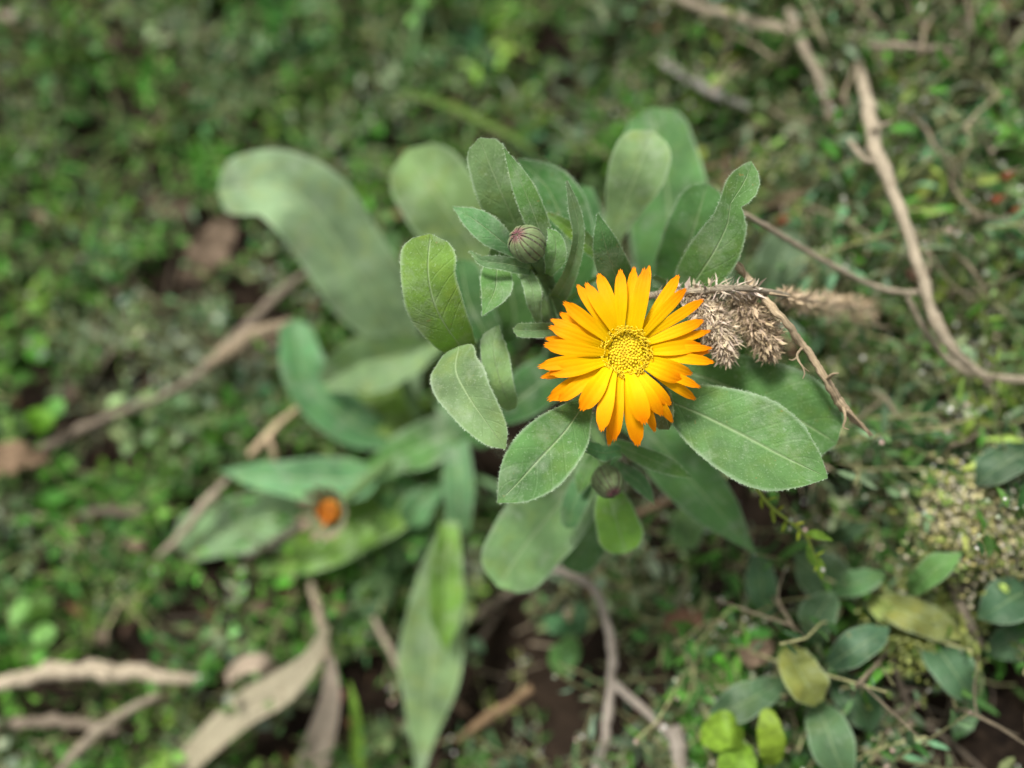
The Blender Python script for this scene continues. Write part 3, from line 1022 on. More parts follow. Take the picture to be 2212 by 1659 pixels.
stick('dry_stalk', 'thick pale straw-coloured dry stalk with joints curving over the weeds', 'stalk',
      [P(1838, 60, .46), P(1856, 150, .405), P(1873, 222, .36), P(1895, 330, .338), P(1935, 430, .33), P(1975, 540, .325), P(2005, 650, .322), P(2045, 735, .322), P(2092, 790, .325), P(2150, 818, .33), P(2260, 818, .34)],
      pr(.33, 6, 10, 15, 15, 13, 12, 11, 11, 10, 9, 9), PALEWOOD * 1.0, 31,
      [([P(1902, 352, .335), P(1870, 345, .338), P(1840, 312, .345), P(1832, 300, .348)], pr(.33, 7, 7, 6, 3)),
       ([P(1990, 632, .325), P(1955, 632, .326), P(1900, 622, .326), P(1830, 590, .322), P(1740, 540, .315), P(1660, 492, .305), P(1606, 460, .30)], pr(.33, 7, 7, 6, 6, 6, 6, 4)),
       ([P(1960, 640, .326), P(1990, 700, .33), P(2040, 770, .335), P(2100, 810, .335)], pr(.33, 5, 6, 7, 8)),
       ([P(1884, 280, .34), P(1912, 268, .336), P(1926, 262, .335)], pr(.33, 8, 4, 1.5))])
stick('dry_stick', 'straight pale dry stick lying high in the weeds above a thin bent stem', 'stick',
      [G(1420, -20, .03), G(1500, 12, .035), G(1600, 42, .04), G(1690, 66, .045), G(1730, 86, .03)], pr(.42, 9, 10, 11, 10, 7), PALEWOOD * .8, 33)
stick('bent_straw', 'thin bent straw stem running down from the pale dry stick', 'stem',
      [G(1702, 20, .045), G(1730, 90, .05), G(1765, 160, .055), G(1792, 255, .05)], pr(.4, 8, 9, 8, 8), PALEWOOD * .75, 34)
stick('grey_stick', 'short grey stick half hidden among dark weeds behind the tallest marigold leaves', 'stick',
      [G(1415, 125, .03), G(1470, 160, .035), G(1540, 200, .04), G(1620, 236, .03)], pr(.42, 7, 9, 9, 6), np.array((.33, .31, .27)), 35)
stick('straw_stem', 'short straight straw stem lying level among white-flowered weeds', 'stem',
      [G(1880, 98, .05), G(1960, 102, .055), G(2060, 108, .05)], pr(.4, 8, 8, 6), PALEWOOD * .7, 36)
stick('forked_stick', 'short forked grey-brown stick leaning below the yellow flower cluster', 'stick',
      [G(2180, 1210, .03), G(2120, 1250, .035), G(2062, 1280, .035)], pr(.36, 10, 10, 9), PALEWOOD * .6, 37,
      [([G(2055, 1262, .035), G(2085, 1330, .04), G(2120, 1396, .035)], pr(.36, 10, 10, 9))])
stick('thin_brown_twig', 'thin dark brown twig fanning into fine roots over bare soil', 'twig',
      [G(1918, 1390, .02), G(1940, 1460, .02), G(1966, 1545, .012)], pr(.36, 5, 6, 6), BROWN, 38,
      [([G(1955, 1510, .015), G(2020, 1535, .012), G(2100, 1560, .01)], pr(.36, 5, 4, 2)),
       ([G(1960, 1530, .015), G(1900, 1560, .012), G(1860, 1590, .008)], pr(.36, 5, 4, 2)),
       ([G(1966, 1545, .012), G(2050, 1600, .012), G(2140, 1680, .01)], pr(.36, 6, 6, 4)),
       ([G(1950, 1490, .018), G(2000, 1490, .02), G(2060, 1500, .02)], pr(.36, 4, 3, 1.5))])
stick('curved_grey_stem', 'arched grey dead stem dropping straight down below the marigold leaves', 'stem',
      [G(1130, 1236, 0.042), G(1200, 1230, 0.057), G(1262, 1256, 0.062), G(1298, 1300, 0.057), G(1322, 1400, 0.047), G(1318, 1490, 0.042), G(1305, 1600, 0.037), G(1280, 1700, 0.032)],
      pr(.40, 5, 8, 8, 8, 9, 10, 9, 8), np.array((.42, .36, .29)), 39,
      [([G(1320, 1470, 0.042), G(1370, 1515, 0.040), G(1420, 1560, 0.036), G(1462, 1600, 0.032)], pr(.4, 9, 9, 9, 10)),
       ([G(1452, 1570, 0.034), G(1466, 1620, 0.032), G(1462, 1700, 0.028)], pr(.4, 18, 17, 14))])
stick('brown_straw', 'thin brown straw poking out over a dark soil hollow', 'stem',
      [G(985, 1600, 0.024), G(1060, 1545, 0.030), G(1150, 1488, 0.034)], pr(.43, 6, 9, 8), np.array((.26, .17, .09)), 40)
stick('dry_root', 'pair of dull brown dry roots arching under the long pale leaf', 'root',
      [G(1000, 1350, .012), G(1060, 1310, .02), G(1130, 1265, .03), G(1200, 1232, .04)], pr(.43, 8, 8, 8, 7), BROWN * 1.2, 41,
      [([G(1010, 1420, .008), G(1060, 1350, .012), G(1090, 1300, .018)], pr(.43, 6, 6, 4))])
stick('tan_straw', 'thin tan stem lying behind the lower closed bud', 'stem',
      [G(1340, 1130, .03), G(1400, 1100, .035), G(1470, 1070, .035)], pr(.40, 6, 7, 6), np.array((.28, .19, .11)), 42)
stick('long_root', 'long dark brown root running from bare soil to the pale marigold leaf', 'root',
      [G(60, 985, 0.022), G(140, 945, 0.026), G(260, 890, 0.032), G(360, 850, 0.034), G(440, 800, 0.034), G(520, 740, 0.030), G(640, 690, 0.024)],
      pr(.46, 6, 9, 7, 7, 8, 7, 5), BROWN * 1.35, 43,
      [([G(440, 790, 0.032), G(540, 700, 0.032), G(600, 640, 0.032), G(660, 590, 0.028)], pr(.46, 9, 12, 12, 8))])
stick('bark_strip', 'flat strip of tan bark lying along the long dark root', 'bark',
      [G(450, 790, 0.042), G(520, 745, 0.046), G(580, 715, 0.046), G(630, 695, 0.042)], pr(.45, 10, 20, 18, 8), np.array((.32, .25, .16)), 44, k=6)
stick('pale_stalk', 'smooth cream dry stalk lying level by the dead straw blades', 'stalk',
      [G(-60, 1500, 0.032), G(40, 1465, 0.034), G(160, 1450, 0.037), G(280, 1452, 0.037), G(370, 1466, 0.032), G(440, 1470, 0.024)], pr(.43, 12, 15, 17, 16, 13, 9), PALEWOOD * 1.0, 45)
stick('slanting_stalk', 'grey-brown dry stalk slanting between pale stalk and dead straw blade', 'stalk',
      [G(120, 1680, 0.024), G(180, 1610, 0.030), G(260, 1545, 0.034), G(350, 1495, 0.034)], pr(.43, 8, 10, 10, 7), PALEWOOD * .7, 46)
stick('low_root', 'dull grey root lying under the pale stalk at soil level', 'root',
      [G(-40, 1580, 0.020), G(60, 1560, 0.022), G(160, 1562, 0.022), G(260, 1580, 0.018)], pr(.43, 10, 11, 11, 7), BROWN * 1.4, 47)
stick('dry_fork', 'small forked straw stem beside the broad pale leaf of young marigold', 'stem',
      [G(540, 985, 0.042), G(570, 950, 0.042), G(610, 910, 0.040), G(645, 880, 0.032)], pr(.44, 7, 8, 7, 6), TWIG * 1.1, 48,
      [([G(578, 945, 0.042), G(590, 970, 0.044), G(595, 1000, 0.042)], pr(.44, 6, 6, 4))])
stick('withered_stalk', 'withered dark stalk leaning against the pale leaf beside orange-centred head', 'stalk',
      [G(530, 1205, .02), G(580, 1180, .035), G(630, 1150, .05), G(672, 1124, .06)], pr(.42, 7, 8, 8, 7), np.array((.13, .10, .08)), 49)
stick('straw_stem', 'pale slim straw resting on the edge of broad pale marigold leaf', 'stem',
      [P(340, 1205, .43), P(400, 1145, .425), P(450, 1080, .42), P(495, 1030, .42)], pr(.43, 4, 9, 10, 4), PALEWOOD * .9, 50)
stick('tan_straw', 'short tan stem standing above the broad dead straw blade', 'stem',
      [G(672, 1260, .03), G(685, 1310, .035), G(700, 1370, .035), G(705, 1420, .03)], pr(.42, 7, 9, 10, 11), STRAW * .85, 51)
stick('slim_straw', 'slim pale straw slanting down to the long pale marigold leaf', 'stem',
      [G(805, 1330, 0.032), G(840, 1400, 0.037), G(880, 1470, 0.037)], pr(.43, 5, 7, 6), PALEWOOD * .8, 52)
stick('brown_root', 'thin bark-brown root on the soil below the dark root', 'root',
      [G(60, 1120, .01), G(180, 1105, .012), G(300, 1110, .012), G(360, 1125, .006)], pr(.46, 8, 10, 9, 5), BROWN * .8, 53)
stick('corner_root', 'brown root crossing bare soil at the far edge of weeds', 'root',
      [G(-30, 30, .02), G(60, 50, .022), G(130, 75, .018), G(190, 95, .01)], pr(.5, 9, 11, 11, 7), BROWN * 1.3, 54)
for i, (a, b, c, h) in enumerate([((1480, 385), (1540, 360), (1610, 340), .06), ((1570, 330), (1566, 400), (1570, 470), .07), ((1520, 400), (1570, 380), (1640, 372), .06),
                                  ((1630, 300), (1600, 350), (1585, 420), .06)]):
    stick('fine_dry_stem', 'hair-thin reddish-brown dry stem crossing behind the twisted marigold leaf', 'stem',
          [G(*a, h), G(*b, h + .008), G(*c, h)], pr(.36, 2.5, 3, 2), np.array((.22, .12, .075)), 60 + i, group='fine dry stems behind the twisted leaf', k=5)


rtw = np.random.default_rng(404)
for i, (u, v, a, ln) in enumerate([(1640, 110, .5, 150), (1760, 60, 1.2, 170), (1880, 30, .9, 150), (1990, 90, 2.0, 140), (2100, 40, 1.4, 150), (1720, 250, .3, 130), (1830, 200, 1.9, 150),
                                   (2010, 300, .8, 150), (2120, 250, 2.3, 150), (2080, 440, 1.2, 150), (1800, 470, .4, 130), (2100, 600, .9, 140), (1880, 700, .2, 130), (2000, 560, 1.8, 130),
                                   (1560, 180, 2.2, 120), (1920, 880, .6, 140), (2080, 950, 2.6, 120), (1760, 1000, .5, 110), (2150, 470, .3, 120), (1700, 1330, .9, 130), (1880, 1450, 2.2, 140), (2130, 1560, .4, 150)]):
    du, dv = math.cos(a) * ln / 2, math.sin(a) * ln / 2
    q = [G(u - du, v - dv, .03), G(u - du * .3 + rtw.normal(0, 8), v - dv * .3 + rtw.normal(0, 8), .055), G(u + du * .4 + rtw.normal(0, 8), v + dv * .4, .06), G(u + du, v + dv, .045)]
    br = []
    for j in range(2):
        k = int(rtw.integers(1, 3))
        e = q[k] + rtw.normal(0, 1, 3) * np.array((.014, .014, .006)) + np.array((0, 0, .004))
        br.append(([q[k], (q[k] + e) / 2 + rtw.normal(0, .0015, 3), e], pr(.36, 2.2, 1.8, .8)))
    stick('thin_dry_twig', 'thin pale dry twig with fine side shoots tangled in the weeds', 'twig', q, pr(.36, 3.4, 3.6, 3, 1.6), np.array((.42, .34, .22)) * rtw.uniform(.6, 1.15), 300 + i, br,
          group='thin dry twigs tangled in the weeds', k=6)

# ------------------------------------------------------------------ dead blades and dead leaves
def gpts(lst):
    return [(u, v, Gd(u, v, h), hw) for u, v, h, hw in lst]


def lone_leaf(name, label, cat, lst, col, mat=None, group=None, part='blade', **kw):
    pts = gpts(lst)
    root = thing(name, label, cat, P(*pts[0][:3]), group)
    leaf(root, None, pts, col, attach=False, hairs=False, mat=mat or M_DRY, name=part, **kw)
    return root


lone_leaf('dead_straw_blade', 'broad cream dead grass blade curling up from the soil', 'dead leaf',
          [(340, 1720, .01, 30), (440, 1610, .025, 32), (530, 1530, .04, 36), (610, 1482, .05, 36), (675, 1420, .055, 20), (705, 1350, .05, 9)], np.array((.50, .42, .28)), twist=.8, fold=.1, wav=.04)
lone_leaf('dead_straw_blade', 'narrow upright dead straw blade standing by the broad cream blade', 'dead leaf',
          [(650, 1720, .01, 34), (690, 1600, .03, 32), (715, 1500, .045, 20), (712, 1420, .05, 10)], STRAW * .95, twist=.4, fold=.25)
lone_leaf('dead_straw_blade', 'small curled white-edged dead blade arching over the broad cream blade', 'dead leaf',
          [(490, 1470, .03, 14), (520, 1440, .045, 18), (565, 1432, .05, 18), (600, 1460, .04, 10), (610, 1500, .03, 3)], PALEWOOD * 1.05, fold=.2)
DL = np.array((.23, .16, .105))
lone_leaf('dead_leaf', 'tan dead leaf lying on bare soil beside the largest pale leaf', 'dead leaf',
          [(500, 470, .012, 12), (470, 515, .022, 34), (435, 560, .024, 36), (385, 612, .014, 3)], DL * 1.1, wav=.3, freq=3.5)
lone_leaf('dead_leaf', 'crumpled dark brown dead leaf half buried in soil', 'dead leaf',
          [(320, 425, .008, 8), (380, 450, .02, 26), (440, 436, .014, 3)], DL * .45, wav=.35, freq=3)
lone_leaf('dead_leaf', 'rounded tan dead leaf at the end of the long dark root', 'dead leaf',
          [(-40, 1020, .02, 18), (30, 985, .034, 34), (105, 990, .028, 4)], DL * 1.35, wav=.3, freq=3)
lone_leaf('dead_leaf', 'small orange-brown dead leaf caught in weeds beside the grey arched stem', 'dead leaf',
          [(1435, 1350, .03, 12), (1470, 1340, .035, 24), (1520, 1335, .03, 12)], np.array((.20, .11, .06)), wav=.3)
lone_leaf('dead_leaf', 'pinkish-brown shrivelled leaf above the yellow mottled leaves', 'dead leaf',
          [(1600, 1425, .03, 16), (1635, 1410, .035, 26), (1665, 1385, .03, 10)], np.array((.26, .18, .12)), wav=.35)
lone_leaf('dead_leaf', 'narrow reddish-tan dead leaf hanging in the knotweed by the dry stalk', 'dead leaf',
          [(1650, 445, .075, 8), (1700, 425, .085, 14), (1760, 405, .075, 0)], np.array((.24, .18, .11)))
for i, (u, v) in enumerate([(2172, 380), (2150, 430), (2195, 455), (1660, 1015), (1690, 475)]):
    lone_leaf('red_leaf', 'small rust-red dying leaf among the knotweed stems', 'dead leaf',
              [(u - 16, v + 8, .05, 3), (u, v, .056, 8), (u + 24, v - 10, .05, 0)], np.array((.26, .07, .035)), mat=M_COVER, group='rust-red leaves in the knotweed')
for i, (u, v, a) in enumerate([(250, 95, .3), (150, 850, 1.9), (300, 1180, .6), (720, 300, 2.3), (640, 60, .2), (90, 470, 1.0), (560, 1310, 2.7), (220, 1380, 1.4)]):
    du, dv = math.cos(a) * 34, math.sin(a) * 26
    lone_leaf('leaf_scrap', 'small brown scrap of dead leaf on the soil between low weeds', 'dead leaf',
              [(u - du, v - dv, .012, 4), (u, v, .02, 13), (u + du, v + dv, .014, 2)], DL * R.uniform(.7, 1.3), group='dead leaf scraps between the weeds', wav=.2)

# ------------------------------------------------------------------ green grass blades
lone_leaf('grass_blade', 'long bright green grass blade arching behind the upper closed bud', 'grass blade',
          [(870, 202, .05, 5), (960, 222, .06, 8), (1040, 258, .068, 9), (1110, 296, .07, 7), (1160, 330, .07, 2)], LIME * .55, mat=M_COVER, fold=.3)
lone_leaf('grass_blade', 'upright pale green grass blade beside the narrow dead straw blade', 'grass blade',
          [(770, 1700, .01, 14), (772, 1600, .03, 14), (765, 1520, .045, 8), (755, 1470, .05, 1)], LIME * 1.0, mat=M_COVER, fold=.3)
lone_leaf('grass_blade', 'thin dull green grass blade crossing dark weeds above the marigold', 'grass blade',
          [(870, 200, .03, 5), (885, 120, .04, 7), (900, 40, .045, 6), (905, -30, .04, 3)], GREEN, mat=M_COVER, fold=.3)

# ------------------------------------------------------------------ broad-leaved weeds
def weed(name, label, leaves, base_uv, mat=None, cat='plant', col_stem=(.10, .13, .05)):
    if name == 'broadleaf_weed':
        leaves = [([(u, v, h - .005, w * .95) for u, v, h, w in lst], c, kw) for lst, c, kw in leaves]
    b = G(*base_uv, -0.003)
    root = thing(name, label, cat, b)
    for lst, col, kw in leaves:
        pts = gpts(lst)
        kw = {'fold': float(R.uniform(.08, .4)), 'wav': float(R.uniform(.05, .14)), 'roll': float(R.normal(0, .3)), **kw}
        p0 = P(*pts[0][:3])
        mid = b * .45 + p0 * .55 + np.array((0, 0, .012))
        V, F, uv, _ = tube([b, mid, p0], [.0011, .0009, .0007], 6, 14)
        mk('stem', V, F, M_STEM, root, uv, np.array(col_stem))
        leaf(root, None, pts, col, attach=False, hairs=False, mat=mat or M_WEED, **kw)
    return root


SLATE = np.array((.042, .086, .038))
weed('broadleaf_weed', 'broad-leaved weed with slate-green oval leaves and one yellow mottled leaf', [
    ([(1790, 1438, .045, 14), (1840, 1405, .06, 38), (1880, 1380, .062, 34), (1922, 1352, .06, 0)], SLATE * 1.3, {}),
    ([(1765, 1390, .045, 12), (1762, 1340, .058, 38), (1785, 1300, .06, 30), (1800, 1276, .06, 0)], SLATE * 1.1, {}),
    ([(1765, 1515, .035, 14), (1785, 1570, .05, 46), (1805, 1630, .05, 46), (1835, 1700, .045, 0)], SLATE * 1.5, {}),
    ([(1690, 1470, .035, 10), (1640, 1500, .05, 34), (1590, 1525, .05, 38), (1534, 1548, .045, 8)], SLATE * 1.25, {}),
    ([(1800, 1470, .025, 12), (1840, 1500, .035, 42), (1870, 1540, .03, 40), (1885, 1585, .025, 0)], SLATE * .9, {}),
    ([(1705, 1395, .04, 10), (1722, 1440, .058, 42), (1745, 1480, .06, 46), (1768, 1518, .055, 14)], np.array((.17, .20, .05)), dict(wav=.15)),
], (1740, 1450))
weed('broadleaf_weed', 'broad-leaved weed with dull green leaves under the lime shoot', [
    ([(1850, 1290, .03, 16), (1800, 1260, .045, 50), (1760, 1230, .05, 52), (1715, 1195, .05, 0)], SLATE * 1.2, {}),
    ([(1795, 1272, .04, 10), (1840, 1262, .055, 30), (1880, 1250, .055, 26), (1912, 1236, .05, 0)], TEAL * .9, {}),
    ([(1652, 1330, .03, 12), (1648, 1280, .045, 36), (1640, 1230, .05, 30), (1625, 1185, .048, 0)], SLATE * 1.25, {}),
    ([(1790, 1170, .03, 10), (1830, 1150, .045, 22), (1880, 1130, .045, 0)], SLATE * .9, {}),
], (1790, 1310))
weed('broadleaf_weed', 'broad-leaved weed with a single hanging leaf beside the forked stick', [
    ([(2005, 1385, .04, 14), (2040, 1420, .055, 46), (2070, 1465, .055, 44), (2108, 1520, .045, 0)], SLATE * 1.45, {}),
    ([(2240, 1270, .05, 20), (2190, 1290, .06, 50), (2150, 1315, .06, 40), (2110, 1335, .055, 0)], SLATE * 1.2, {}),
    ([(2230, 1360, .03, 20), (2180, 1390, .04, 40), (2120, 1410, .035, 0)], TEAL * .7, {}),
    ([(2110, 1510, .03, 10), (2080, 1560, .035, 24), (2060, 1600, .03, 0)], TEAL * .7, {}),
], (2060, 1400))
weed('broadleaf_weed', 'pale oval-leaved weed at the foot of the yellow flower cluster', [
    ([(1962, 1280, .05, 10), (1995, 1250, .065, 26), (2030, 1222, .068, 28), (2080, 1192, .065, 0)], GREEN * 1.15, {}),
    ([(1880, 1300, .04, 12), (1950, 1318, .055, 36), (2010, 1345, .056, 36), (2082, 1376, .05, 6)], np.array((.18, .21, .06)), dict(wav=.18)),
    ([(1880, 1290, .04, 12), (1910, 1320, .05, 24), (1930, 1350, .048, 0)], np.array((.20, .27, .07)), {}),
], (1960, 1300))
weed('broadleaf_weed', 'weed with one wide dull green leaf above the yellow flower cluster', [
    ([(2240, 960, .05, 20), (2190, 990, .065, 44), (2140, 1020, .065, 40), (2105, 1050, .06, 0)], SLATE * 1.1, {}),
    ([(2225, 1010, .05, 20), (2210, 1060, .055, 36), (2180, 1100, .05, 0)], SLATE * 1.2, {}),
], (2200, 1010))
LIM = np.array((.145, .25, .025))
weed('lime_weed', 'bright lime-green seedling with heart-shaped leaves at the foot of slate-leaved weed', [
    ([(1605, 1600, .045, 14), (1580, 1580, .052, 38), (1545, 1582, .052, 40), (1512, 1590, .05, 14)], LIM, dict(tip='round')),
    ([(1610, 1605, .045, 14), (1595, 1640, .052, 42), (1575, 1690, .052, 30)], LIM * .95, dict(tip='round')),
    ([(1660, 1655, .04, 10), (1668, 1620, .05, 28), (1662, 1570, .052, 26), (1655, 1528, .05, 10)], LIM * .9, dict(tip='round')),
], (1630, 1640), M_COVER)
weed('lime_weed', 'pale lime clover with three rounded leaflets on the low weeds', [
    ([(75, 1345, .04, 8), (55, 1330, .05, 30), (25, 1310, .05, 22)], np.array((.15, .29, .07)), dict(tip='round')),
    ([(80, 1350, .04, 8), (95, 1370, .048, 24), (110, 1390, .046, 14)], np.array((.15, .29, .07)), dict(tip='round')),
    ([(82, 1340, .04, 8), (90, 1310, .048, 24), (95, 1290, .046, 12)], np.array((.17, .32, .08)), dict(tip='round')),
], (80, 1360), M_COVER)
weed('lime_weed', 'lime-green rounded leaf by the rounded tan dead leaf', [
    ([(70, 930, .03, 10), (85, 905, .038, 30), (90, 880, .038, 22)], np.array((.12, .26, .02)), dict(tip='round')),
    ([(100, 900, .03, 8), (118, 880, .036, 20), (130, 860, .034, 8)], np.array((.12, .28, .05)), dict(tip='round')),
], (90, 930), M_COVER)
weed('lime_weed', 'fresh green seedling in the dark hollow under the lowest marigold leaves', [
    ([(1230, 1370, .03, 8), (1205, 1350, .038, 24), (1180, 1330, .036, 14)], TEAL * .95, dict(tip='round')),
    ([(1235, 1375, .03, 8), (1225, 1410, .036, 32), (1190, 1440, .034, 24)], GREEN * 1.0, dict(tip='round')),
    ([(1240, 1370, .03, 8), (1255, 1340, .038, 20), (1250, 1300, .036, 10)], TEAL * .8, dict(tip='round')),
], (1236, 1400), M_COVER)
weed('pale_leaf_weed', 'pale grey-green weed leaf showing through behind the brown twig', [
    ([(1640, 640, .045, 20), (1680, 570, .055, 50), (1710, 500, .055, 40)], np.array((.10, .16, .08)), dict(tip='round')),
], (1640, 660))


# lime shoot with small leaves and white flowers
def sprig_parts(root, C, nleaf, L, W, col, seed, stem_r=.0005, flowers=0, stem_col=(.16, .22, .05), matl=None):
    r = np.random.default_rng(seed)
    V, F, uv, CC = tube(C, [stem_r, stem_r, stem_r * .6][:len(C)] if len(C) == 3 else np.linspace(stem_r, stem_r * .5, len(C)), 5, 20)
    mk('stem', V, F, M_STEM, root, uv, np.array(stem_col))
    b = Bag()
    fb = Bag()
    lv, lf, lc = leaflets(CC, nleaf, L, W, col, r)
    b.add(lv, lf, lc)
    o = b.build('leaves', matl or M_COVER, root)
    o['kind'] = 'stuff'
    if flowers:
        for i in range(flowers):
            k = r.integers(2, len(CC) - 1)
            v, f, c = star(CC[k] + r.normal(0, .0015, 3) + np.array((0, 0, .001)), .0013, r)
            fb.add(v, f, c)
        o = fb.build('blossoms', M_FLORET, root)
        o['kind'] = 'stuff'


LT = np.array([(0, 0, 0), (.35, .5, .10), (.35, -.5, .10), (.35, 0, 0), (.75, .36, .06), (.75, -.36, .06), (.75, 0, -.02), (1, 0, -.08)])
LF = [(0, 3, 1), (0, 2, 3), (3, 6, 4), (3, 4, 1), (3, 2, 5), (3, 5, 6), (6, 7, 4), (6, 5, 7)]
LFA = np.array(LF)


def leaflets(C, n, L, W, col, r, up=.55, spread=.9):
    """n small leaves alternating along the curve C; returns verts, faces, colours"""
    k = len(C)
    q = (np.arange(n) + r.uniform(0, .7, n)) / n * (k - 1)
    i = np.clip(q.astype(int), 0, k - 2)
    f = (q - i)[:, None]
    pos = C[i] * (1 - f) + C[i + 1] * f
    T = nrm(C[i + 1] - C[i])
    side = nrm(np.cross(T, np.tile((0, 0, 1.0), (n, 1))) + r.normal(0, .35, (n, 3))) * np.where(np.arange(n) % 2, 1, -1)[:, None]
    X = nrm(T * r.uniform(.25, .9, (n, 1)) + side * spread + np.array((0, 0, 1)) * r.uniform(-.15, up, (n, 1)))
    Zz = nrm(np.array((0, 0, 1.0)) + r.normal(0, .45, (n, 3)))
    Y = nrm(np.cross(Zz, X))
    Zz = np.cross(X, Y)
    ln = (L * r.uniform(.6, 1.25, n) * (1 - .4 * np.arange(n) / n))[:, None, None]
    wd = ln * (W / L)
    V = pos[:, None] + X[:, None] * LT[None, :, 0:1] * ln + Y[:, None] * LT[None, :, 1:2] * wd + Zz[:, None] * LT[None, :, 2:3] * ln
    F = (LFA[None] + (np.arange(n) * 8)[:, None, None]).reshape(-1, 3)
    c = np.array(col)[None] * r.uniform(.5, 1.5, (n, 1)) * np.stack([r.uniform(.85, 1.2, n), np.ones(n), r.uniform(.8, 1.25, n)], -1)
    return V.reshape(-1, 3), F, np.repeat(c, 8, 0)


def star(c, rad, r):
    """a tiny five-petalled white blossom"""
    a0 = r.uniform(0, 6.28)
    zz = nrm(np.array((0, 0, 1.0)) + r.normal(0, .5, 3))
    x = nrm(np.cross(zz, (0.3, 0.8, 0.2)))
    y = np.cross(zz, x)
    V = [c]
    for j in range(10):
        a = a0 + j * math.pi / 5
        rr = rad * (1 if j % 2 == 0 else .5)
        V.append(c + (x * math.cos(a) + y * math.sin(a)) * rr + zz * rad * (.45 if j % 2 == 0 else .2))
    F = np.array([(0, 1 + j, 1 + (j + 1) % 10) for j in range(10)])
    base = np.array(((.52, .50, .44), (.36, .40, .26), (.46, .32, .26), (.42, .44, .34))[int(r.integers(4))])
    return np.array(V), F, base * r.uniform(.7, 1.1)


rt = thing('lime_shoot', 'slender yellow-lime shoot hanging below the tip of the largest smooth marigold leaf', 'shoot', P(1628, 1045, .285))
sprig_parts(rt, np.array([P(1628, 1045, .285), P(1665, 1095, .288), P(1710, 1130, .29), P(1745, 1165, .292), P(1772, 1245, .297)]), 13, .0055, .0016, (.30, .38, .03), 5, .0007, 6, (.26, .34, .04))
Lp = [(1740, 1150, .292, 3), (1765, 1155, .29, 10), (1800, 1168, .29, 0)]
leaf(rt, None, Lp, LIM * 1.0, attach=False, hairs=False, mat=M_COVER)
leaf(rt, None, [(1762, 1200, .295, 4), (1772, 1225, .295, 10), (1776, 1256, .297, 0)], LIM * .95, attach=False, hairs=False, mat=M_COVER)
leaf(rt, None, [(1745, 1175, .293, 3), (1752, 1205, .293, 8), (1770, 1232, .295, 0)], LIM * .9, attach=False, hairs=False, mat=M_COVER)

for i, (name, label, cu, cv, ru, rv, nn, h) in enumerate([
    ('yellow_flower_cluster', 'wide fluffy cluster of tiny cream-yellow flowers above the forked stick', 2120, 1130, 88, 55, 3000, .05),
    ('yellow_flower_cluster', 'small ragged cluster of tiny yellow-green flowers beside pale oval-leaved weed', 1995, 1345, 62, 30, 900, .04),
]):
    r = np.random.default_rng(70 + i)
    b0 = G(cu, cv, 0)
    root = thing(name, label, 'flowers', b0)
    b = Bag()
    top = []
    for j in range(22 if i == 0 else 9):
        a = r.uniform(0, 6.28); q = math.sqrt(r.uniform(0, 1))
        tp = G(cu + ru * q * math.cos(a), cv + rv * q * math.sin(a), h + r.uniform(-.012, .006))
        top.append(tp)
        V, F, uv, _ = tube([b0, b0 * .4 + tp * .6 + np.array((0, 0, -.01)), tp], [.0009, .0007, .0004], 5, 10)
        mk('stem', V, F, M_STEM, root, uv, np.array((.16, .19, .06)))
    for j in range(nn):
        tp = top[j % len(top)]
        off = r.normal(0, 1, 3) * np.array((.0085, .0085, .003))
        c = tp + off
        col = (np.array((.56, .50, .27)) if i == 0 else np.array((.28, .31, .08))) * r.uniform(.55, 1.3) * np.array((1, 1, r.uniform(.6, 1.5)))
        if j % 6 == 0:
            v, f, cc = leaflets(np.array([c, c + r.normal(0, .003, 3)]), 2, r.uniform(.003, .0065), r.uniform(.0015, .003), np.array((.20, .26, .06)) * r.uniform(.6, 1.4), r)
            b.addl(v, f.tolist(), cc)
        else:
            v, f = bulb(c, nrm(np.array((0, 0, 1.0)) + r.normal(0, .5, 3)), .0006 * r.uniform(.7, 1.6), .0014, 5)
            b.addl(v, f, col)
    o = b.build('blossoms', M_FLORET, root)
    o['kind'] = 'stuff'

# ------------------------------------------------------------------ knotweed sprigs one can tell apart
def wander(p, az, L, rise, r, k=7):
    """a stem lying on and rising from the ground"""
    out = [np.array(p)]
    a = az
    for i in range(1, k):
        a += r.normal(0, .28)
        q = out[-1] + np.array((math.cos(a), math.sin(a), 0)) * L / (k - 1)
        out.append(q)
    out = np.array(out)
    s = np.linspace(0, 1, k)
    z0 = p[2] - ground_z(p[0], p[1])
    out[:, 2] = ground_z(out[:, 0], out[:, 1]) + z0 + rise * s ** .8 + 0.004 * np.sin(s * 5 + az)
    return out


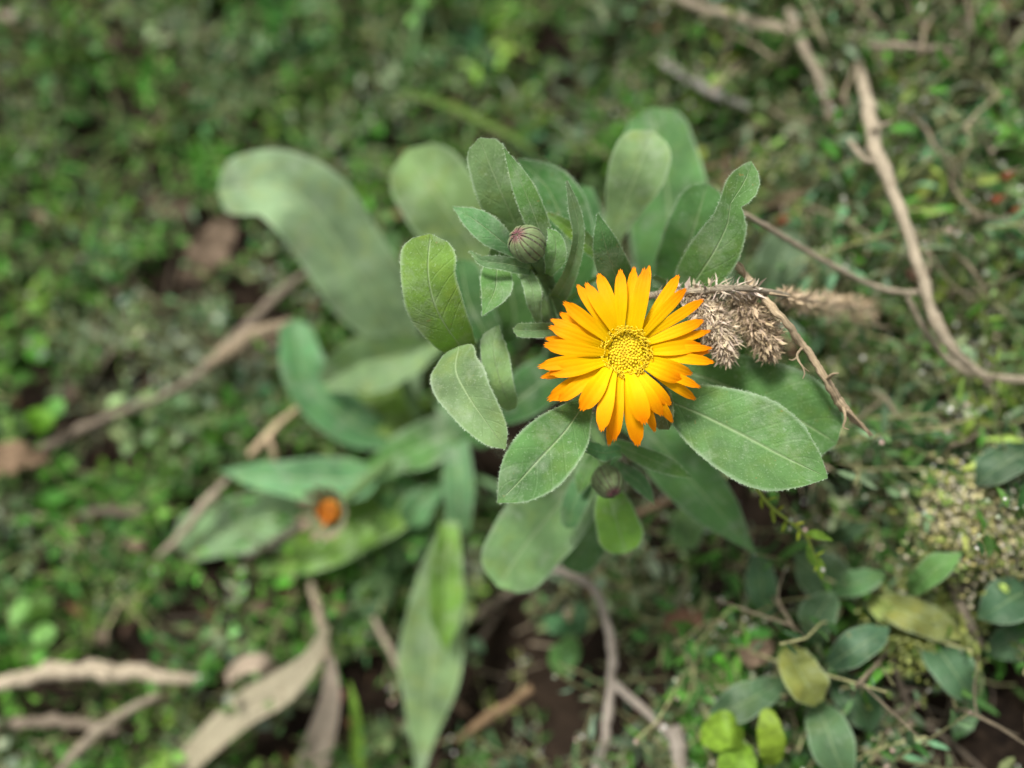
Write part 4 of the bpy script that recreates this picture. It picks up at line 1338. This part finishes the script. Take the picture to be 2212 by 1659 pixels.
sprig_spots = []
r5 = np.random.default_rng(55)
for u0, v0 in [(1650, 60), (1850, 60), (2000, 40), (2130, 150), (1980, 180), (1800, 320), (1700, 250), (2070, 260), (2160, 330), (2060, 420), (1780, 420), (1840, 480), (1700, 560),
               (2110, 560), (1880, 560), (2060, 640), (1800, 680), (1900, 740), (1850, 830), (1960, 850), (2040, 900), (1920, 960), (2150, 720), (2130, 900), (1870, 1050), (1640, 160),
               (1560, 90), (1480, 240), (1590, 270), (2000, 1000), (2180, 60), (1740, 140), (1900, 160), (1960, 470), (1900, 420), (2180, 600), (1990, 760), (2080, 820), (1750, 880), (1830, 900)]:
    az = r5.uniform(0, 6.28)
    p = G(u0 + r5.uniform(-25, 25), v0 + r5.uniform(-25, 25), .022)
    p[2] = ground_z(p[0], p[1]) - .001
    C = wander(p, az, r5.uniform(.05, .085), r5.uniform(.045, .065), r5)
    rt = thing('knotweed_sprig', 'knotweed sprig with narrow leaves and tiny white blossoms rising around dry stalk', 'weed', p, 'knotweed sprigs around the dry stalk')
    sprig_parts(rt, C, int(r5.integers(12, 20)), .0105, .0036, np.array((.095, .165, .05)) * r5.uniform(.8, 1.4), int(r5.integers(1e6)), .00055, int(r5.integers(4, 12)), (.16, .17, .07))

# ------------------------------------------------------------------ ground cover nobody could count
holes = [(G(u, v), s) for u, v, s in [(390, 430, .035), (430, 560, .04), (300, 640, .02), (560, 640, .035), (560, 720, .035), (1150, 1380, .055), (1090, 1300, .04), (1000, 1450, .03),
                                      (1950, 1520, .04), (2060, 1600, .05), (2190, 1480, .03), (2190, 150, .035), (480, 1560, .03), (250, 1600, .03), (560, 1540, .03), (350, 800, .02),
                                      (120, 960, .03), (300, 860, .02), (620, 1000, .02), (420, 980, .02), (800, 1450, .03), (150, 600, .02), (20, 120, .02), (640, 1600, .04), (1240, 1560, .03), (1450, 1100, .03),
                                      (1250, 820, .05), (1350, 700, .04), (1400, 900, .05), (1150, 950, .04), (1300, 1000, .04), (1560, 1080, .035), (900, 700, .03), (900, 900, .04)]]


def tuft(b, p, r):
    """a few thin bent grass-like blades"""
    for _ in range(int(r.integers(2, 6))):
        a = r.uniform(0, 6.28)
        L = r.uniform(.014, .042)
        d = np.array((math.cos(a), math.sin(a), 0))
        sd = np.array((-d[1], d[0], 0)) * r.uniform(.0004, .0011)
        hgt = L * r.uniform(.2, .9)
        q = np.array([0, .35, .7, 1.0])[:, None]
        C = p + r.normal(0, .003, 3) * np.array((1, 1, 0)) + d * q * L * .8 + np.array((0, 0, 1)) * (hgt * (1.6 * q - 1.0 * q * q))
        V = np.concatenate([C - sd * (1 - q * .9), C + sd * (1 - q * .9) + np.array((0, 0, .0003))])
        F = np.array([(i, i + 1, 5 + i, 4 + i) for i in range(3)])
        col = np.array(((.10, .22, .03), (.17, .25, .07), (.36, .31, .18), (.26, .30, .18), (.07, .16, .03))[int(r.integers(5))]) * r.uniform(.6, 1.3)
        b.f += (F + b.n).tolist()
        b.v.append(V); b.c.append(np.tile(col, (8, 1))); b.u.append(np.zeros((8, 2))); b.n += 8


def cover(name, label, n, xr, yr, mode, seed):
    """clumps of stems that radiate from a root and carry small leaves"""
    r = np.random.default_rng(seed)
    b = Bag()
    fb = Bag()
    pal = {'knot': [(.055, .16, .022), (.08, .21, .030), (.050, .14, .040), (.15, .22, .04), (.17, .23, .12), (.035, .09, .018), (.20, .24, .12), (.09, .17, .07), (.04, .11, .02), (.055, .14, .03)],
           'low': [(.065, .20, .022), (.095, .25, .030), (.045, .14, .025), (.15, .23, .10), (.13, .25, .035), (.065, .17, .060), (.22, .28, .16), (.040, .11, .022), (.11, .21, .06), (.05, .15, .022), (.08, .22, .03)]}[mode]
    seg = []
    for _ in range(n):
        x, y = r.uniform(*xr), r.uniform(*yr)
        side = sstep(-.02, .06, x - .05 * np.sin(y * 9))
        if r.random() > (side if mode == 'knot' else 1 - .85 * side):
            continue
        if any((x - hp[0]) ** 2 + (y - hp[1]) ** 2 < (hs * r.uniform(.45, .95)) ** 2 for hp, hs in holes) and r.random() < .94:
            continue
        base = np.array(pal[int(r.integers(len(pal)))]) * r.uniform(.65, 1.3)
        tall = r.uniform(.003, .066) if mode == 'knot' else r.uniform(.003, .040)
        kind = r.random()
        z = float(ground_z(x, y))
        ns = int(r.integers(4, 11))
        Lc = r.uniform(.0075, .018) if mode == 'knot' else r.uniform(.006, .016)
        Wc = Lc * (r.uniform(.18, .36) if mode == 'knot' or kind < .55 else r.uniform(.4, .7))
        for k in range(ns):
            p = np.array((x, y, z)) + np.array((r.normal(0, .003), r.normal(0, .003), r.uniform(0, .3) * tall))
            ln = r.uniform(.018, .055) if mode == 'knot' else r.uniform(.010, .038)
            C = wander(p, r.uniform(0, 6.28), ln, tall * r.uniform(.3, 1.2), r, 6)
            v, f, c = leaflets(C, max(4, int(ln / (.0052 if mode == 'knot' else .0045))), Lc, Wc, base * r.uniform(.7, 1.3), r)
            b.add(v, f, c)
            sd = nrm(np.cross(np.gradient(C, axis=0), (0, 0, 1.0))) * .0004
            m = len(C)
            vv = np.concatenate([C - sd, C + sd, C + np.array((0, 0, .0006))])
            ff = np.array([(i, i + 1, 2 * m + i + 1, 2 * m + i) for i in range(m - 1)] + [(2 * m + i, 2 * m + i + 1, m + i + 1, m + i) for i in range(m - 1)])
            b.add(vv, ff, np.array((.26, .25, .12)) * r.uniform(.4, 1.4))
            if r.random() < (.75 if mode == 'knot' else .12):
                for _ in range(int(r.integers(2, 6))):
                    v, f, c = star(C[int(r.integers(2, m))] + r.normal(0, .0015, 3) + np.array((0, 0, .002)), r.uniform(.0007, .0012), r)
                    fb.add(v, f, c)
        if r.random() < (.3 if mode == 'low' else .1):
            tuft(b, np.array((x, y, z)), r)
    o = b.build(name, M_COVER)
    tag(o, label, 'weeds', kind='stuff')
    if fb.n:
        fb.build('blossoms', M_FLORET, o)['kind'] = 'stuff'
    return o


cover('knotweed_mat', 'dense mat of narrow-leaved knotweed with tiny white blossoms covering the raised soil', 980, (-.06, .44), (-.16, .58), 'knot', 1)
cover('low_weeds', 'patchy low carpet of small round-leaved green weeds over dark soil', 2050, (-.50, .40), (-.16, .62), 'low', 2)


def litter():
    r = np.random.default_rng(77)
    b = Bag()
    for i in range(900):
        x, y = r.uniform(-.48, .42), r.uniform(-.15, .6)
        z = float(ground_z(x, y)) + r.uniform(.001, .014)
        a = r.uniform(0, 6.28)
        L = r.uniform(.008, .035)
        d = np.array((math.cos(a), math.sin(a), r.normal(0, .15)))
        c0 = np.array((x, y, z))
        mid = c0 + d * L * .5 + np.array((0, 0, r.uniform(0, .003)))
        V, F, uv, _ = tube([c0, mid, c0 + d * L], [.0005 * r.uniform(.5, 1.6)] * 3, 4, 6)
        b.addl(V, F, (STRAW if r.random() < .55 else BROWN) * r.uniform(.5, 1.1), uv)
    for i in range(700):
        x, y = r.uniform(-.48, .42), r.uniform(-.15, .6)
        c0 = np.array((x, y, float(ground_z(x, y)) + r.uniform(.001, .008)))
        v, f, c = leaflets(np.array([c0, c0 + r.normal(0, .004, 3)]), 1, r.uniform(.008, .018), r.uniform(.004, .009), np.array((.19, .115, .065)) * r.uniform(.5, 1.6), r)
        b.add(v, f, c)
    o = b.build('dry_litter', M_DRY)
    tag(o, 'scattered straw bits and brown leaf crumbs on the soil', 'litter', kind='stuff')


litter()
